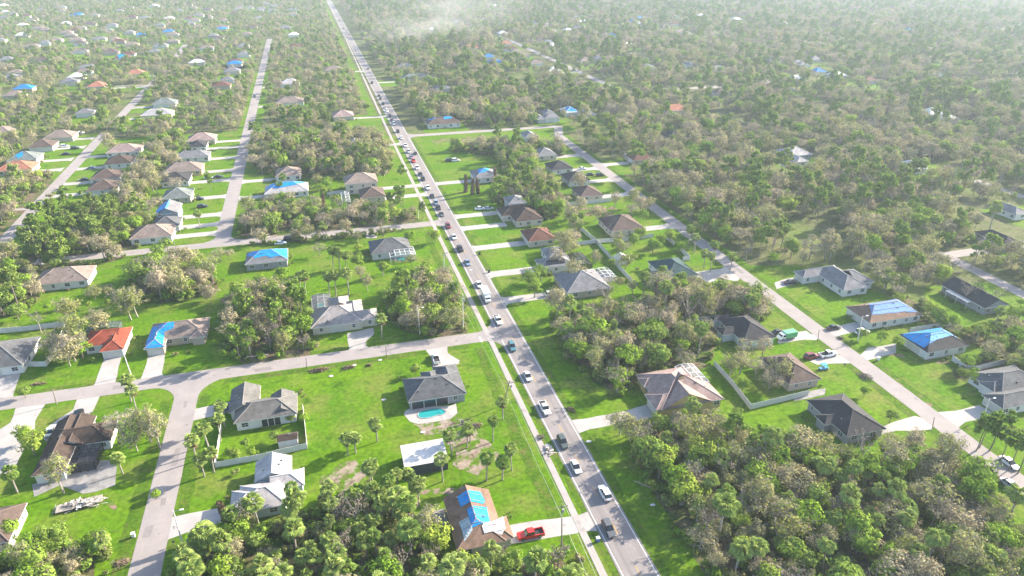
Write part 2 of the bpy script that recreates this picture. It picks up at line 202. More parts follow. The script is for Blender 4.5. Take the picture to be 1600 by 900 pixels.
FENCES = [
 ('white vinyl fence round the back yard of the grey roofed house', [(-32.6, 153.9), (-32.66, 139.06), (-23.42, 139.16), (-12.1, 140.37), (-12.12, 142.64), (-12.81, 156.61)], 1.7),
 ('long white vinyl fence behind the slate roofed house', [(-104.82, 222.65), (-96.14, 221.86), (-84.47, 222.05), (-83.18, 201.86), (-83.66, 197.53), (-89.37, 198.89)], 1.8),
 ('white inner yard fence of the slate roofed house', [(-88.76, 208.31), (-89.14, 198.14)], 1.8),
 ('white vinyl fence round the sprawling pale oak beside the pink roofed house', [(101.12, 146.23), (100.73, 136.39), (99.44, 125.31), (106.06, 125.77), (117.87, 126.64)], 1.8),
 ('white fence by the flower bed of the blue tarp hip house', [(169.44, 146.71), (172.6, 146.85), (185.86, 146.62)], 1.8),
 ('white fence between the tarped house and the white layered house', [(169.17, 130.29), (168.6, 125.24), (171.07, 123.98), (185.32, 124.9), (185.97, 121.53)], 1.8),
 ('long white fence down the back lots between two streets', [(100.56, 256.31), (101.96, 239.23), (100.94, 215.36), (100.7, 202.4)], 1.8),
 ('white board fence above the brown earth lot', [(96.55, 284.49), (109.49, 283.08), (116.79, 282.98), (127.06, 283.43)], 1.8),
 ('white fence across the yard of the brown roof house', [(101.96, 239.23), (108.6, 238.51), (118.67, 238.0), (126.61, 238.71)], 1.8),
 ('short white fence panel run on the sunny lawn by the right street', [(131.41, 236.78), (130.76, 226.72)], 1.8),
 ('white fence corner by the dark green roofed house', [(130.89, 223.41), (130.08, 214.19), (127.3, 214.46)], 1.8),
 ('white fence below the reddish brown house', [(86.06, 239.18), (91.51, 239.33), (96.82, 238.97), (101.96, 239.23)], 1.8),
 ('white fence by the small lanai cage', [(-0.0, 328.21), (9.03, 328.91)], 1.7),
 ('grey fence behind the hidden aqua walled house', [(107.27, 171.02), (111.08, 171.03), (116.59, 170.59)], 1.7),
]
DIRT = [
 [(19.72, 135.01), (25.28, 138.64), (28.25, 139.61), (30.46, 137.2), (31.32, 131.78), (31.07, 124.55), (26.32, 119.82), (21.47, 120.44), (21.06, 125.79), (20.63, 131.45)],
 [(-10.45, 126.49), (-7.98, 130.12), (-4.47, 132.91), (0.47, 133.08), (0.04, 127.89), (-2.61, 124.3), (-5.94, 123.14)],
 [(12.85, 118.59), (18.27, 119.18), (23.2, 119.24), (24.6, 116.71), (20.63, 116.42), (16.73, 116.13), (12.88, 115.85)],
 [(107.31, 277.16), (114.39, 279.51), (125.36, 279.4), (125.61, 267.83), (115.79, 265.08), (109.04, 268.32), (104.96, 270.82)],
 [(152.22, 137.72), (156.51, 137.43), (158.05, 135.79), (159.0, 133.13), (162.74, 131.49), (165.13, 130.83), (163.92, 126.54), (167.27, 125.04), (169.64, 125.51), (168.39, 128.75), (168.77, 132.2), (165.0, 132.65), (160.2, 132.79), (160.46, 136.33), (157.09, 138.5)],
 [(63.09, 413.76), (75.23, 415.55), (88.91, 417.03), (100.97, 416.35), (98.58, 401.31), (85.16, 400.03), (73.82, 408.21), (63.11, 406.18)],
 [(13.87, 149.18), (26.73, 145.59), (28.27, 140.96), (22.26, 139.93), (19.57, 134.21), (14.29, 140.83)],
 [(-55.31, 133.53), (-52.63, 132.79), (-52.06, 130.99), (-54.42, 131.32)],
 [(147.09, 127.34), (146.47, 124.27), (146.58, 119.04), (147.03, 112.99), (145.74, 110.98), (144.87, 113.6), (145.19, 119.43), (145.15, 125.17)],
]
WOODS = [
 ('bottom right', [(64.2, 121.1), (74.8, 125.3), (87.7, 119.8), (101.9, 111.6), (101.9, 106.2), (116.5, 98.5), (126.6, 101.7), (132.1, 97.8), (132.0, 85.4), (129.4, 68.1), (109.6, 51.6), (61.2, 65.1), (62.5, 88.5), (61.5, 108.3)], {'oak': 0.46, 'leafy': 0.22, 'palm': 0.19, 'pine': 0.03, 'bare': 0.1}, 3.9, 1.02, 1),
 ('mid thicket', [(65.5, 184.5), (82.1, 191.0), (94.2, 182.0), (111.9, 191.8), (128.9, 189.1), (135.4, 177.7), (133.4, 167.4), (125.5, 164.3), (114.4, 166.5), (101.4, 149.2), (94.1, 144.2), (76.8, 144.7), (68.2, 140.1), (64.5, 149.1), (62.8, 165.5)], {'oak': 0.5, 'leafy': 0.25, 'palm': 0.14, 'bare': 0.11}, 3.9, 1.0, 1),
 ('palm grove', [(-33.9, 112.8), (-28.3, 116.4), (-13.2, 116.9), (-6.6, 119.9), (-0.9, 122.5), (5.7, 119.5), (13.5, 107.5), (13.9, 95.4), (28.3, 92.2), (38.6, 91.7), (40.5, 83.3), (38.1, 71.5), (-38.7, 92.9)], {'palm': 0.62, 'leafy': 0.16, 'oak': 0.14, 'bare': 0.08}, 3.7, 0.95, 1),
 ('left block wood', [(-38.0, 221.2), (-30.5, 231.5), (-17.8, 230.5), (-11.0, 206.8), (-10.2, 185.9), (-12.8, 177.1), (-25.0, 179.1), (-34.4, 190.8)], {'oak': 0.35, 'leafy': 0.25, 'pine': 0.3, 'bare': 0.1}, 4.1, 1.0, 1),
 ('oak row', [(-72.0, 248.3), (-65.1, 263.5), (-44.2, 254.7), (-39.7, 234.0), (-47.7, 228.7), (-65.3, 233.6)], {'oak': 0.8, 'leafy': 0.1, 'bare': 0.1}, 4.6, 1.15, 1),
 ('corner wood', [(13.6, 208.2), (24.4, 221.4), (34.7, 228.6), (38.4, 223.0), (38.6, 184.3), (32.7, 181.0), (23.2, 185.2), (14.6, 195.2)], {'oak': 0.4, 'leafy': 0.5, 'pine': 0.1}, 4.3, 1.1, 1),
 ('brown thicket', [(-38.0, 288.0), (-35.2, 312.7), (-23.1, 320.0), (-3.7, 305.7), (21.1, 298.8), (37.1, 290.9), (37.6, 276.1), (21.1, 273.0), (-9.7, 272.9), (-34.2, 274.2)], {'oak': 0.6, 'leafy': 0.25, 'bare': 0.15}, 4.6, 1.0, 1),
 ('upper oak wood', [(-35.4, 370.5), (-39.6, 434.2), (-18.8, 470.0), (18.4, 450.7), (34.3, 429.4), (36.0, 371.3), (29.1, 345.8), (-2.2, 354.5)], {'oak': 0.62, 'leafy': 0.2, 'pine': 0.1, 'bare': 0.08}, 4.8, 1.1, 1),
 ('left pine wood', [(-113.3, 278.2), (-117.9, 315.6), (-109.3, 329.2), (-85.0, 322.4), (-75.4, 300.0), (-74.6, 273.6), (-94.7, 270.5), (-104.3, 267.4)], {'pine': 0.5, 'leafy': 0.3, 'oak': 0.2}, 4.2, 1.0, 1),
 ('left edge wood', [(-117.1, 245.6), (-129.5, 281.4), (-123.6, 289.1), (-108.1, 269.5), (-100.7, 251.0), (-98.4, 233.4), (-105.6, 233.1)], {'oak': 0.5, 'leafy': 0.4, 'pine': 0.1}, 4.4, 1.05, 1),
 ('left scrub', [(-143.7, 322.8), (-145.2, 356.8), (-141.8, 400.2), (-125.1, 381.1), (-125.3, 355.9), (-130.9, 335.2), (-129.5, 307.7)], {'leafy': 0.45, 'oak': 0.4, 'bare': 0.15}, 4.2, 0.7, 1),
 ('palms by blue square', [(78.5, 313.8), (89.3, 320.2), (97.4, 293.8), (100.8, 276.5), (91.0, 265.1), (78.8, 282.7), (75.2, 297.2)], {'oak': 0.45, 'leafy': 0.3, 'palm': 0.1, 'pine': 0.15}, 4.2, 1.05, 1),
 ('oaks on upper cross road', [(67.5, 393.9), (89.3, 373.6), (108.7, 351.0), (130.9, 362.0), (133.7, 381.4), (93.2, 389.7)], {'oak': 0.7, 'leafy': 0.2, 'bare': 0.1}, 4.6, 0.9, 1),
 ('right corner trees', [(164.5, 126.3), (179.1, 129.4), (196.4, 132.1), (190.6, 119.0), (175.0, 113.4), (164.7, 117.9)], {'leafy': 0.5, 'oak': 0.5}, 4.2, 0.9, 1),
 ('trees behind blue tarp', [(183.1, 171.9), (188.1, 162.9), (183.9, 148.0), (192.0, 141.5), (211.0, 144.8), (196.4, 132.1), (177.9, 137.3), (177.1, 156.6)], {'leafy': 0.6, 'oak': 0.3, 'palm': 0.1}, 4.2, 0.75, 1),
 ('back lot oaks', [(-97, 300), (-83, 300), (-82, 470), (-96, 470)], {'oak': 0.75, 'leafy': 0.25}, 6.2, 1.0, 1),
 ('back lots right', [(92, 285), (106, 285), (108, 330), (112, 392), (96, 398), (90, 330)], {'oak': 0.5, 'leafy': 0.35, 'pine': 0.15}, 5.4, 1.0, 1),
 ('bottom left trees', [(-74.8, 123.4), (-68.4, 124.1), (-64.1, 124.6), (-57.7, 122.4), (-53.1, 117.3), (-51.3, 112.0), (-51.3, 96.5), (-69.2, 101.4)], {'leafy': 0.6, 'oak': 0.4}, 4.0, 0.8, 1),
]
LONE = [
 ('palm', 7, -2.76, 135.08),
 ('palm', 7, -0.93, 135.53),
 ('palm', 7, 4.51, 138.42),
 ('palm', 7, 7.32, 119.03),
 ('palm', 7, 17.33, 120.44),
 ('palm', 7, 20.98, 128.46),
 ('palm', 7, 26.83, 117.79),
 ('palm', 7, 30.43, 117.22),
 ('palm', 7, 31.62, 130.85),
 ('palm', 7, 36.31, 138.72),
 ('palm', 7, 33.38, 119.7),
 ('palm', 7, 9.7, 119.82),
 ('palm', 7, 25.09, 130.2),
 ('palm', 7, 1.26, 123.22),
 ('palm', 7, 11.01, 114.38),
 ('palm', 7, 3.45, 114.54),
 ('palm', 7, -7.13, 117.49),
 ('palm', 7, -15.06, 119.7),
 ('palm', 7, -34.78, 136.5),
 ('palm', 7, -32.82, 137.49),
 ('palm', 7, -32.4, 148.71),
 ('palm', 7, -37.13, 142.79),
 ('palm', 7, -34.59, 145.63),
 ('palm', 7, -31.82, 154.21),
 ('palm', 7, -53.03, 142.69),
 ('palm', 7, -50.54, 116.74),
 ('palm', 7, -74.14, 142.16),
 ('palm', 7, -54.81, 168.33),
 ('palm', 7, -56.78, 172.36),
 ('palm', 8, -1.18, 242.87),
 ('palm', 8, 1.12, 242.23),
 ('palm', 8, 3.44, 242.16),
 ('palm', 8, -3.5, 220.5),
 ('palm', 8, -1.36, 220.4),
 ('palm', 8, 2.94, 220.2),
 ('palm', 8, -3.63, 272.11),
 ('palm', 8, -13.66, 277.01),
 ('palm', 8, -11.31, 224.17),
 ('palm', 8, -12.99, 227.16),
 ('palm', 8, 10.86, 187.71),
 ('palm', 8, -53.8, 299.11),
 ('palm', 8, -19.7, 338.55),
 ('palm', 8, -21.11, 334.1),
 ('palm', 8, 109.19, 195.65),
 ('palm', 8, 113.65, 191.84),
 ('palm', 8, 117.95, 178.48),
 ('palm', 8, 120.88, 178.59),
 ('palm', 8, 100.8, 192.91),
 ('palm', 8, 108.17, 185.94),
 ('oak', 9, -80.95, 201.24),
 ('oak', 9, -76.34, 198.17),
 ('oak', 9, -76.95, 205.64),
 ('oak', 9, -77.11, 195.94),
 ('oak', 9, -64.17, 222.46),
 ('oak', 9, -68.07, 228.05),
 ('leafy', 5, -65.43, 121.56),
 ('leafy', 5, -63.26, 124.01),
 ('leafy', 5, -55.6, 118.81),
 ('leafy', 5, -53.54, 119.92),
 ('leafy', 5, -51.91, 117.79),
 ('leafy', 5, -70.73, 127.84),
 ('leafy', 5, -61.0, 124.25),
 ('leafy', 3, -104.66, 235.09),
 ('leafy', 3, -100.21, 235.65),
 ('leafy', 3, -93.38, 234.65),
 ('leafy', 3, -88.96, 234.34),
 ('leafy', 3, -80.62, 232.93),
 ('leafy', 3, -74.9, 233.2),
 ('leafy', 3, -62.16, 233.45),
 ('leafy', 3, -55.4, 232.53),
 ('leafy', 3, -48.81, 231.67),
 ('leafy', 3, -43.97, 228.37),
 ('leafy', 3, -104.06, 242.27),
 ('leafy', 3, -34.95, 188.41),
 ('leafy', 3, -24.06, 183.59),
 ('oak', 6, -107.09, 245.98),
 ('oak', 6, -99.32, 245.75),
 ('oak', 6, -76.61, 241.39),
 ('oak', 6, -42.3, 227.91),
 ('oak', 6, -79.92, 238.4),
 ('oak', 6, 8.02, 229.14),
 ('oak', 6, 9.55, 220.88),
 ('oak', 6, -42.03, 260.17),
 ('oak', 6, -38.76, 262.3),
 ('oak', 6, 9.66, 264.97),
 ('oak', 6, -5.63, 256.17),
 ('leafy', 6, -74.28, 155.03),
 ('leafy', 6, -77.35, 160.0),
 ('leafy', 6, -79.72, 206.41),
 ('leafy', 6, -74.64, 199.48),
 ('leafy', 6, -79.76, 212.2),
 ('leafy', 6, -100.48, 230.4),
 ('leafy', 6, 29.53, 259.43),
 ('leafy', 6, 39.46, 256.66),
 ('leafy', 6, -64.72, 269.54),
 ('leafy', 6, -62.84, 275.29),
 ('leafy', 6, 7.76, 240.37),
 ('oak', 9, -51.29, 150.29),
 ('oak', 9, -48.97, 153.33),
 ('oak', 9, -46.31, 150.12),
 ('oak', 9, -55.0, 155.01),
 ('oak', 9, -64.29, 139.41),
 ('oak', 9, -79.15, 200.74),
 ('oak', 9, -84.6, 225.97),
 ('oak', 9, -65.74, 220.71),
 ('oak', 9, -72.74, 214.25),
 ('oak', 9, 78.8, 220.56),
 ('oak', 9, 80.83, 208.83),
 ('leafy', 4, 17.92, 165.01),
 ('leafy', 4, 8.91, 255.28),
 ('leafy', 4, 158.42, 139.99),
 ('leafy', 4, 156.47, 144.36),
 ('leafy', 4, 152.17, 147.51),
 ('leafy', 4, 165.17, 119.05),
 ('leafy', 4, 164.34, 122.52),
 ('leafy', 4, -84.33, 181.83),
 ('leafy', 4, 102.27, 133.45),
 ('leafy', 4, 132.05, 122.09),
 ('leafy', 4, 130.56, 111.07),
 ('leafy', 4, 86.04, 122.14),
 ('leafy', 4, 80.13, 125.14),
 ('leafy', 4, 93.69, 122.72),
 ('leafy', 4, 82.55, 122.32),
 ('oak', 7, 108.98, 131.58),
 ('oak', 7, 109.13, 137.92),
 ('oak', 7, 105.69, 140.54),
 ('oak', 7, 116.59, 146.15),
 ('oak', 7, 111.18, 147.66),
 ('oak', 7, 114.15, 133.28),
 ('oak', 7, 102.23, 139.85),
 ('oak', 7, 114.38, 138.11),
 ('oak', 7, 64.01, 121.82),
 ('oak', 7, 62.43, 124.8),
 ('oak', 10, 103.99, 189.54),
 ('oak', 10, 106.12, 191.42),
 ('bare', 8, 26.35, 132.32),
 ('bare', 8, 208.06, 158.08),
 ('bare', 8, 201.35, 157.57),
 ('bare', 8, 65.03, 124.07),
 ('bare', 8, -90.99, 219.34),
 ('bare', 8, -84.34, 207.7),
 ('bare', 8, -69.63, 226.22),
 ('bare', 8, 208.72, 153.16),
 ('pine', 11, 144.09, 97.01),
 ('pine', 11, 145.32, 95.46),
 ('pine', 11, 144.85, 92.04),
 ('pine', 11, 145.0, 87.46),
 ('pine', 11, 143.82, 88.9),
 ('pine', 11, 142.36, 96.28),
 ('pine', 11, 20.33, 268.94),
 ('pine', 11, 31.39, 296.91),
 ('pine', 11, 32.5, 300.9),
 ('pine', 11, 37.39, 332.7),
 ('pine', 11, 226.61, 179.34),
 ('palm', 7, 131.51, 205.86),
 ('palm', 7, 132.38, 202.75),
 ('palm', 7, 139.19, 200.85),
 ('palm', 7, 137.9, 209.99),
 ('palm', 7, 135.32, 220.02),
 ('palm', 7, 135.97, 226.37),
 ('leafy', 6, 119.67, 224.39),
 ('leafy', 6, 124.92, 229.46),
 ('leafy', 6, 130.1, 231.38),
 ('leafy', 6, 115.08, 232.2),
 ('leafy', 6, 106.43, 228.08),
 ('leafy', 6, 120.34, 237.54),
 ('leafy', 6, 129.3, 221.7),
 ('leafy', 6, 142.08, 234.99),
 ('leafy', 6, 130.84, 256.87),
 ('oak', 8, 132.84, 264.43),
 ('oak', 8, 133.53, 272.72),
 ('oak', 8, 127.09, 261.93),
 ('oak', 8, 137.34, 267.37),
 ('oak', 8, 125.11, 275.07),
 ('oak', 8, 110.75, 262.48),
 ('oak', 8, 105.41, 267.98),
 ('oak', 8, 98.75, 261.91),
 ('oak', 8, 117.5, 300.29),
 ('oak', 8, 87.33, 230.24),
 ('oak', 8, 87.0, 236.73),
 ('oak', 8, 106.4, 224.92),
 ('oak', 8, 107.67, 230.97),
 ('leafy', 7, 63.93, 200.71),
 ('leafy', 7, 69.8, 211.91),
 ('leafy', 7, 63.85, 207.26),
 ('leafy', 7, 84.64, 282.06),
 ('leafy', 7, 78.5, 292.47),
 ('oak', 9, -76.42, 364.44),
 ('oak', 9, -70.4, 352.69),
 ('oak', 9, -80.84, 355.6),
 ('oak', 9, -83.59, 346.79),
 ('oak', 9, -76.17, 318.62),
 ('oak', 9, -74.83, 326.54),
 ('oak', 9, -75.46, 306.66),
 ('oak', 9, -83.15, 328.86),
 ('oak', 9, -82.52, 405.88),
 ('oak', 9, -75.75, 391.86),
 ('oak', 9, -89.03, 427.25),
 ('oak', 9, -74.98, 423.33),
 ('oak', 9, -87.62, 338.8),
 ('oak', 9, -84.33, 377.25),
 ('oak', 9, -113.61, 434.1),
 ('oak', 9, -118.66, 442.42),
 ('pine', 10, -16.53, 297.98),
 ('pine', 10, -54.0, 348.11),
 ('pine', 10, 28.66, 293.48),
 ('pine', 10, 26.4, 298.31),
 ('pine', 10, 38.4, 282.66),
 ('snag', 8, -26.72, 115.92),
 ('snag', 8, -27.84, 117.67),
 ('snag', 8, 102.34, 183.77),
 ('snag', 8, 102.53, 185.6),
 ('snag', 8, 64.71, 315.01),
 ('snag', 8, 66.87, 310.52),
 ('snag', 8, 69.95, 311.59),
 ('snag', 8, 82.39, 325.38),
 ('snag', 8, -2.72, 306.43),
 ('leafy', 3, 85.87, 167.99),
 ('leafy', 3, 107.31, 156.14),
 ('leafy', 3, 121.84, 168.4),
 ('leafy', 3, -21.52, 159.04),
 ('leafy', 3, -15.86, 151.91),
 ('leafy', 3, -19.59, 145.14),
 ('leafy', 3, -24.56, 140.45),
 ('leafy', 3, -28.13, 140.28),
 ('leafy', 3, -29.67, 141.88),
 ('leafy', 3, -26.23, 144.51),
 ('leafy', 3, -15.87, 153.27),
 ('leafy', 3, -12.73, 151.03),
 ('leafy', 3, -44.13, 131.75),
 ('leafy', 3, -76.51, 207.41),
]
CARS = [
 ('suv', 'grey', 's', 47.75, 96.74, 'dark grey wagon on the main road beside the red pickup drive'),
 ('suv', 'white', 'n', 51.0, 106.57, 'white minivan driving away, alone in its lane'),
 ('sedan', 'silver', 's', 47.75, 116.33, 'silver sedan between the dark green car and the minivan'),
 ('suv', 'darkgreen', 's', 47.75, 125.47, 'dark green grey hatchback beside the white debris'),
 ('pickup', 'white', 's', 47.75, 139.52, 'white pickup on the main road beside the pink house drive'),
 ('sedan', 'silver', 's', 47.75, 154.93, 'pale silver sedan just below the junction'),
 ('suv', 'teal', 's', 47.75, 171.14, 'teal blue pickup like car in the junction mouth'),
 ('pickup', 'white', 's', 47.75, 187.84, 'white pickup crossing the junction with the crosswalk'),
 ('truck', 'white', 's', 47.75, 204.16, 'white box truck in the queue, its front towards us'),
 ('sedan', 'white', 's', 47.75, 214.56, 'white car close behind the box truck'),
 ('sedan', 'bluegrey', 's', 47.75, 233.71, 'blue grey sedan in shade beside the corner wood'),
 ('pickup', 'black', 's', 47.75, 247.28, 'black pickup in the queue ahead of the white sedan'),
 ('sedan', 'white', 's', 47.75, 259.69, 'white sedan below the middle cross street'),
 ('suv', 'maroon', 's', 47.75, 272.28, 'maroon car in the mouth of the middle cross street'),
 ('sedan', 'grey', 's', 47.75, 287.08, None),
 ('suv', 'black', 's', 47.75, 295.45, None),
 ('suv', 'bluegrey', 's', 47.75, 301.73, None),
 ('sedan', 'black', 's', 47.75, 311.8, None),
 ('pickup', 'white', 's', 47.75, 324.61, None),
 ('suv', 'black', 's', 47.75, 339.16, None),
 ('sedan', 'black', 's', 47.75, 347.52, None),
 ('suv', 'white', 's', 47.75, 358.6, None),
 ('suv', 'red', 's', 47.75, 372.21, None),
 ('sedan', 'bluegrey', 's', 47.75, 379.92, None),
 ('suv', 'silver', 's', 47.75, 391.23, None),
 ('pickup', 'white', 's', 47.75, 404.87, None),
 ('sedan', 'white', 's', 47.75, 422.99, None),
 ('suv', 'black', 's', 47.75, 439.35, None),
 ('suv', 'white', 's', 47.75, 460.42, None),
 ('sedan', 'grey', 's', 47.75, 471.58, None),
 ('suv', 'black', 's', 47.75, 483.22, None),
 ('suv', 'white', 's', 47.75, 499.6, None),
 ('sedan', 'silver', 's', 47.75, 510.3, None),
 ('suv', 'black', 's', 47.75, 523.56, None),
 ('suv', 'black', 's', 47.75, 542.52, None),
 ('sedan', 'black', 's', 47.75, 554.84, None),
 ('suv', 'black', 's', 47.75, 610.01, None),
 ('sedan', 'black', 'n', 51.0, 387.25, 'dark car driving away past the red car in the queue'),
 ('sedan', 'black', 'n', 51.0, 682.94, 'dark car driving away, far up the empty main road'),
 ('sedan', 'red', 'n', 51.0, 945.02, 'tiny red car far up the main road'),
 ('sedan', 'black', 's', 47.75, 1016.48, 'tiny dark car beyond the red one, far up the road'),
 ('sedan', 'black', 's', 47.75, 1118.0, 'tiny dark car farthest up the main road'),
 ('suv', 'black', 'n', -68.5, 169.21, 'dark vehicle on the white drive above the dark brown house'),
 ('sedan', 'white', 'n', -73.34, 163.82, 'white car in the shade of the dark brown house'),
 ('sedan', 'blue', 'e', -32.67, 162.32, 'deep blue car beside the grey roofed house at the junction'),
 ('pickup', 'covered', 'n', 24.67, 171.0, 'white pickup with a black bed cover on the drive above the pool house'),
 ('pickup', 'red', 'w', 31.74, 99.63, 'red pickup on the drive of the brown roofed tarp house'),
 ('suv', 'white', 'e', 70.08, 200.56, 'white car on the drive above the brown thicket'),
 ('sedan', 'navy', 'e', 70.66, 198.18, 'navy car parked right beside the white one'),
 ('sedan', 'white', 'e', 65.75, 289.65, 'white car, first of two on the short drive'),
 ('sedan', 'silver', 'e', 69.38, 288.64, 'silver car, behind the white one on the short drive'),
 ('boxvan', 'green', 'w', 130.34, 153.97, 'green and white box van on the drive of the aqua walled house'),
 ('sedan', 'black', 'w', 128.93, 157.17, 'black car in the garage shade behind the green van'),
 ('suv', 'maroon', 'e', 130.71, 142.51, 'maroon car on the drive behind the uprooted oak'),
 ('pickup', 'white', 'e', 136.09, 142.1, 'white pickup beside the maroon car near the right street'),
 ('cart', 'cyan', 'e', 130.15, 136.34, 'small blue covered cart on the lawn below the maroon car'),
 ('sedan', 'black', 'e', 148.25, 155.08, 'black car on the drive of the pale blue tarp house'),
 ('suv', 'white', 'e', 154.91, 150.33, 'white car on the grass of the pale blue tarp house'),
 ('sedan', 'black', 'e', 154.86, 186.72, 'black car by the garage of the long grey house'),
 ('suv', 'black', 'e', -17.09, 276.23, 'black car parked on the middle cross street'),
 ('sedan', 'white', 'e', -20.52, 272.36, 'white car above the blue tarp on the middle cross street'),
 ('sedan', 'black', 'e', -58.19, 337.65, 'black car on the drive of the grey green house'),
 ('suv', 'black', 'e', -55.55, 326.09, 'black car on the drive beside the blue walled house'),
 ('sedan', 'black', 'e', -52.73, 371.11, 'black car on the drive by the mustard house'),
 ('sedan', 'silver', 'e', -57.29, 370.73, 'silver car close to the black hip roof house'),
 ('sedan', 'white', 'e', 131.87, 333.95, 'white car near the small lawn at the right street crossing'),
 ('suv', 'black', 'e', 136.66, 321.08, 'black van at the end of the long black roof house drive'),
 ('sedan', 'black', 'e', 132.13, 323.47, 'dark car behind the black van'),
 ('suv', 'black', 'e', -138.16, 450.89, 'black car on the far left street corner drive'),
 ('suv', 'white', 'e', -145.08, 457.15, 'white van by the grey brown hip house'),
 ('sedan', 'black', 'e', -139.76, 438.83, 'dark car below the white van'),
 ('sedan', 'white', 'e', -144.77, 489.69, 'white car at the tan tile house end drive'),
 ('sedan', 'bluegrey', 'w', -119.35, 405.2, 'blue grey car at the dark brown hip house'),
 ('sedan', 'black', 'w', -118.11, 384.42, 'dark car at the last house of the far left row'),
 ('sedan', 'black', 's', -44.94, 578.3, 'dark car on the empty left street'),
 ('suv', 'black', 'e', 66.85, 368.07, 'dark car on the drive by the square blue tarp'),
 ('suv', 'white', 'e', 70.24, 367.13, 'white car at the square blue tarp house'),
 ('sedan', 'white', 's', 145.7, 90.5, 'white car under the trees of the right street'),
 ('sedan', 'silver', 's', 139.4, 84.54, 'pale car in the lower right corner under the trees'),
]
POLES = [
 (-36.6, 115.71, -36.58, 115.76, 9.8, 2, 'leaning pale light pole on the verge of the lower left street'),
 (-59.44, 186.42, -59.71, 186.35, 6.9, 0, 'white leaning pole on the lawn of the red roofed house'),
 (22.43, 187.01, 22.3, 187.05, 9.2, 2, 'wooden pole with a lamp before the corner wood'),
 (-11.75, 176.33, -11.47, 176.36, 3.6, 0, 'thin dark pole by the branch heap'),
 (10.9, 176.34, 11.0, 176.41, 3.9, 0, 'thin dark pole on the verge opposite the curved drive'),
 (35.95, 185.99, 36.21, 186.0, 12.4, 1, 'tall pale pole beside the crosswalk'),
 (-75.42, 176.38, -75.22, 176.48, 4.8, 0, 'thin pole on the verge between two wide drives'),
 (36.39, 93.49, 36.01, 93.62, 13.4, 1, 'tall grey power pole beside the red pickup drive'),
 (37.85, 144.5, 39.64, 144.0, 7.9, 1, 'grey power pole leaning over the walkway'),
 (138.97, 106.05, 138.76, 106.35, 3.4, 0, 'short pole where the right street meets two drives'),
 (155.1, 106.14, 154.93, 106.33, 5.9, 2, 'lamp pole in front of the white layered house'),
 (138.68, 150.1, 138.45, 150.27, 4.0, 0, 'thin dark pole by the green van drive'),
 (150.43, 146.82, 150.19, 147.1, 8.6, 2, 'lamp pole beside the white car on the grass'),
 (227.06, 178.92, 227.64, 178.42, 14.1, 1, 'leaning brown power pole with crossarm and transformers'),
 (155.36, 334.97, 155.09, 335.22, 6.3, 2, 'pole at the right street crossing'),
 (-14.42, 280.06, -14.3, 280.07, 4.6, 2, 'pole beside the black car on the middle cross street'),
 (-61.54, 283.47, -61.72, 283.17, 3.0, 0, 'pole at the left street corner lawn'),
 (37.72, 229.72, 38.63, 229.5, 8.1, 1, 'pale power pole on the walkway verge by the corner wood'),
]
BINS = [
 (-46.85, 121.36, 'white', 'white wheelie bin on the verge of the lower left street'),
 (44.55, 94.63, 'bluebin', 'blue and white bin beside the main road walkway'),
 (25.94, 139.44, 'dark', 'dark bin beside the pool house wall'),
 (53.72, 224.12, 'dark', 'dark bin at a drive mouth on the main road'),
 (54.0, 240.79, 'dark', 'dark bin at the upper drive mouth on the main road'),
 (148.68, 136.13, 'whitebox', 'white frame box on the lawn by the right street'),
 (136.63, 135.63, 'dark', 'dark mailbox at the drive of the maroon car'),
 (-38.39, 116.55, 'dark', 'dark mailbox on the verge by the leaning light pole'),
]
PILES = [
 ((-8.44, 174.38), (5.0, 1.8, 0.8), 'branch', 'long brown heap of cut branches on the verge'),
 ((-0.11, 173.43), (3.5, 1.5, 0.7), 'branch', 'brown branch heap at the end of the long heap'),
 ((5.66, 173.2), (1.6, 1.2, 0.5), 'branch', 'small brown branch heap alone on the lawn'),
 ((43.76, 124.27), (2.2, 3.5, 0.5), 'white', 'heap of white boards on the verge by the walkway'),
 ((43.36, 129.09), (1.6, 2.2, 0.6), 'dark', 'dark rubbish heap on the walkway edge'),
 ((-59.84, 134.14), (8, 2.6, 1.5), 'white', 'pale heap of boards and rubbish on a low trailer'),
 ((139.03, 129.91), (3, 4.2, 0.6), 'dark', 'dark branch heap at the right street kerb'),
 ((-83.12, 188.3), (3.5, 1.0, 0.3), 'branch', 'thin brown leaf heap at the street edge'),
 ((13.12, 106.42), (2.6, 2.2, 0.7), 'branch', 'orange brown wood heap on the pale slab'),
 ((54.4, 137.87), (1.6, 2.2, 0.4), 'branch', 'brown twig heap on the verge by the pink house drive'),
 ((-47.82, 114.67), (3, 2, 0.3), 'branch', 'brown leaf heap at the lower left street edge'),
 ((29.26, 137.98), (2.6, 1.4, 0.5), 'branch', 'grey brush heap by the sandy ground'),
 ((146.38, 149.52), (2.0, 1.6, 0.6), 'dark', 'dark rubbish heap beside the white car on the grass'),
]
LITTER = [
 (-5.06, 170.43),
 (1.58, 174.34),
 (8.96, 175.09),
 (65.6, 100.14),
 (66.13, 99.4),
 (7.9, 155.21),
 (46.16, 232.59),
 (47.62, 228.1),
 (37.95, 205.53),
 (15.59, 138.89),
 (25.62, 208.97),
 (84.75, 165.53),
 (140.32, 208.11),
 (59.8, 100.77),
 (54.22, 124.55),
]
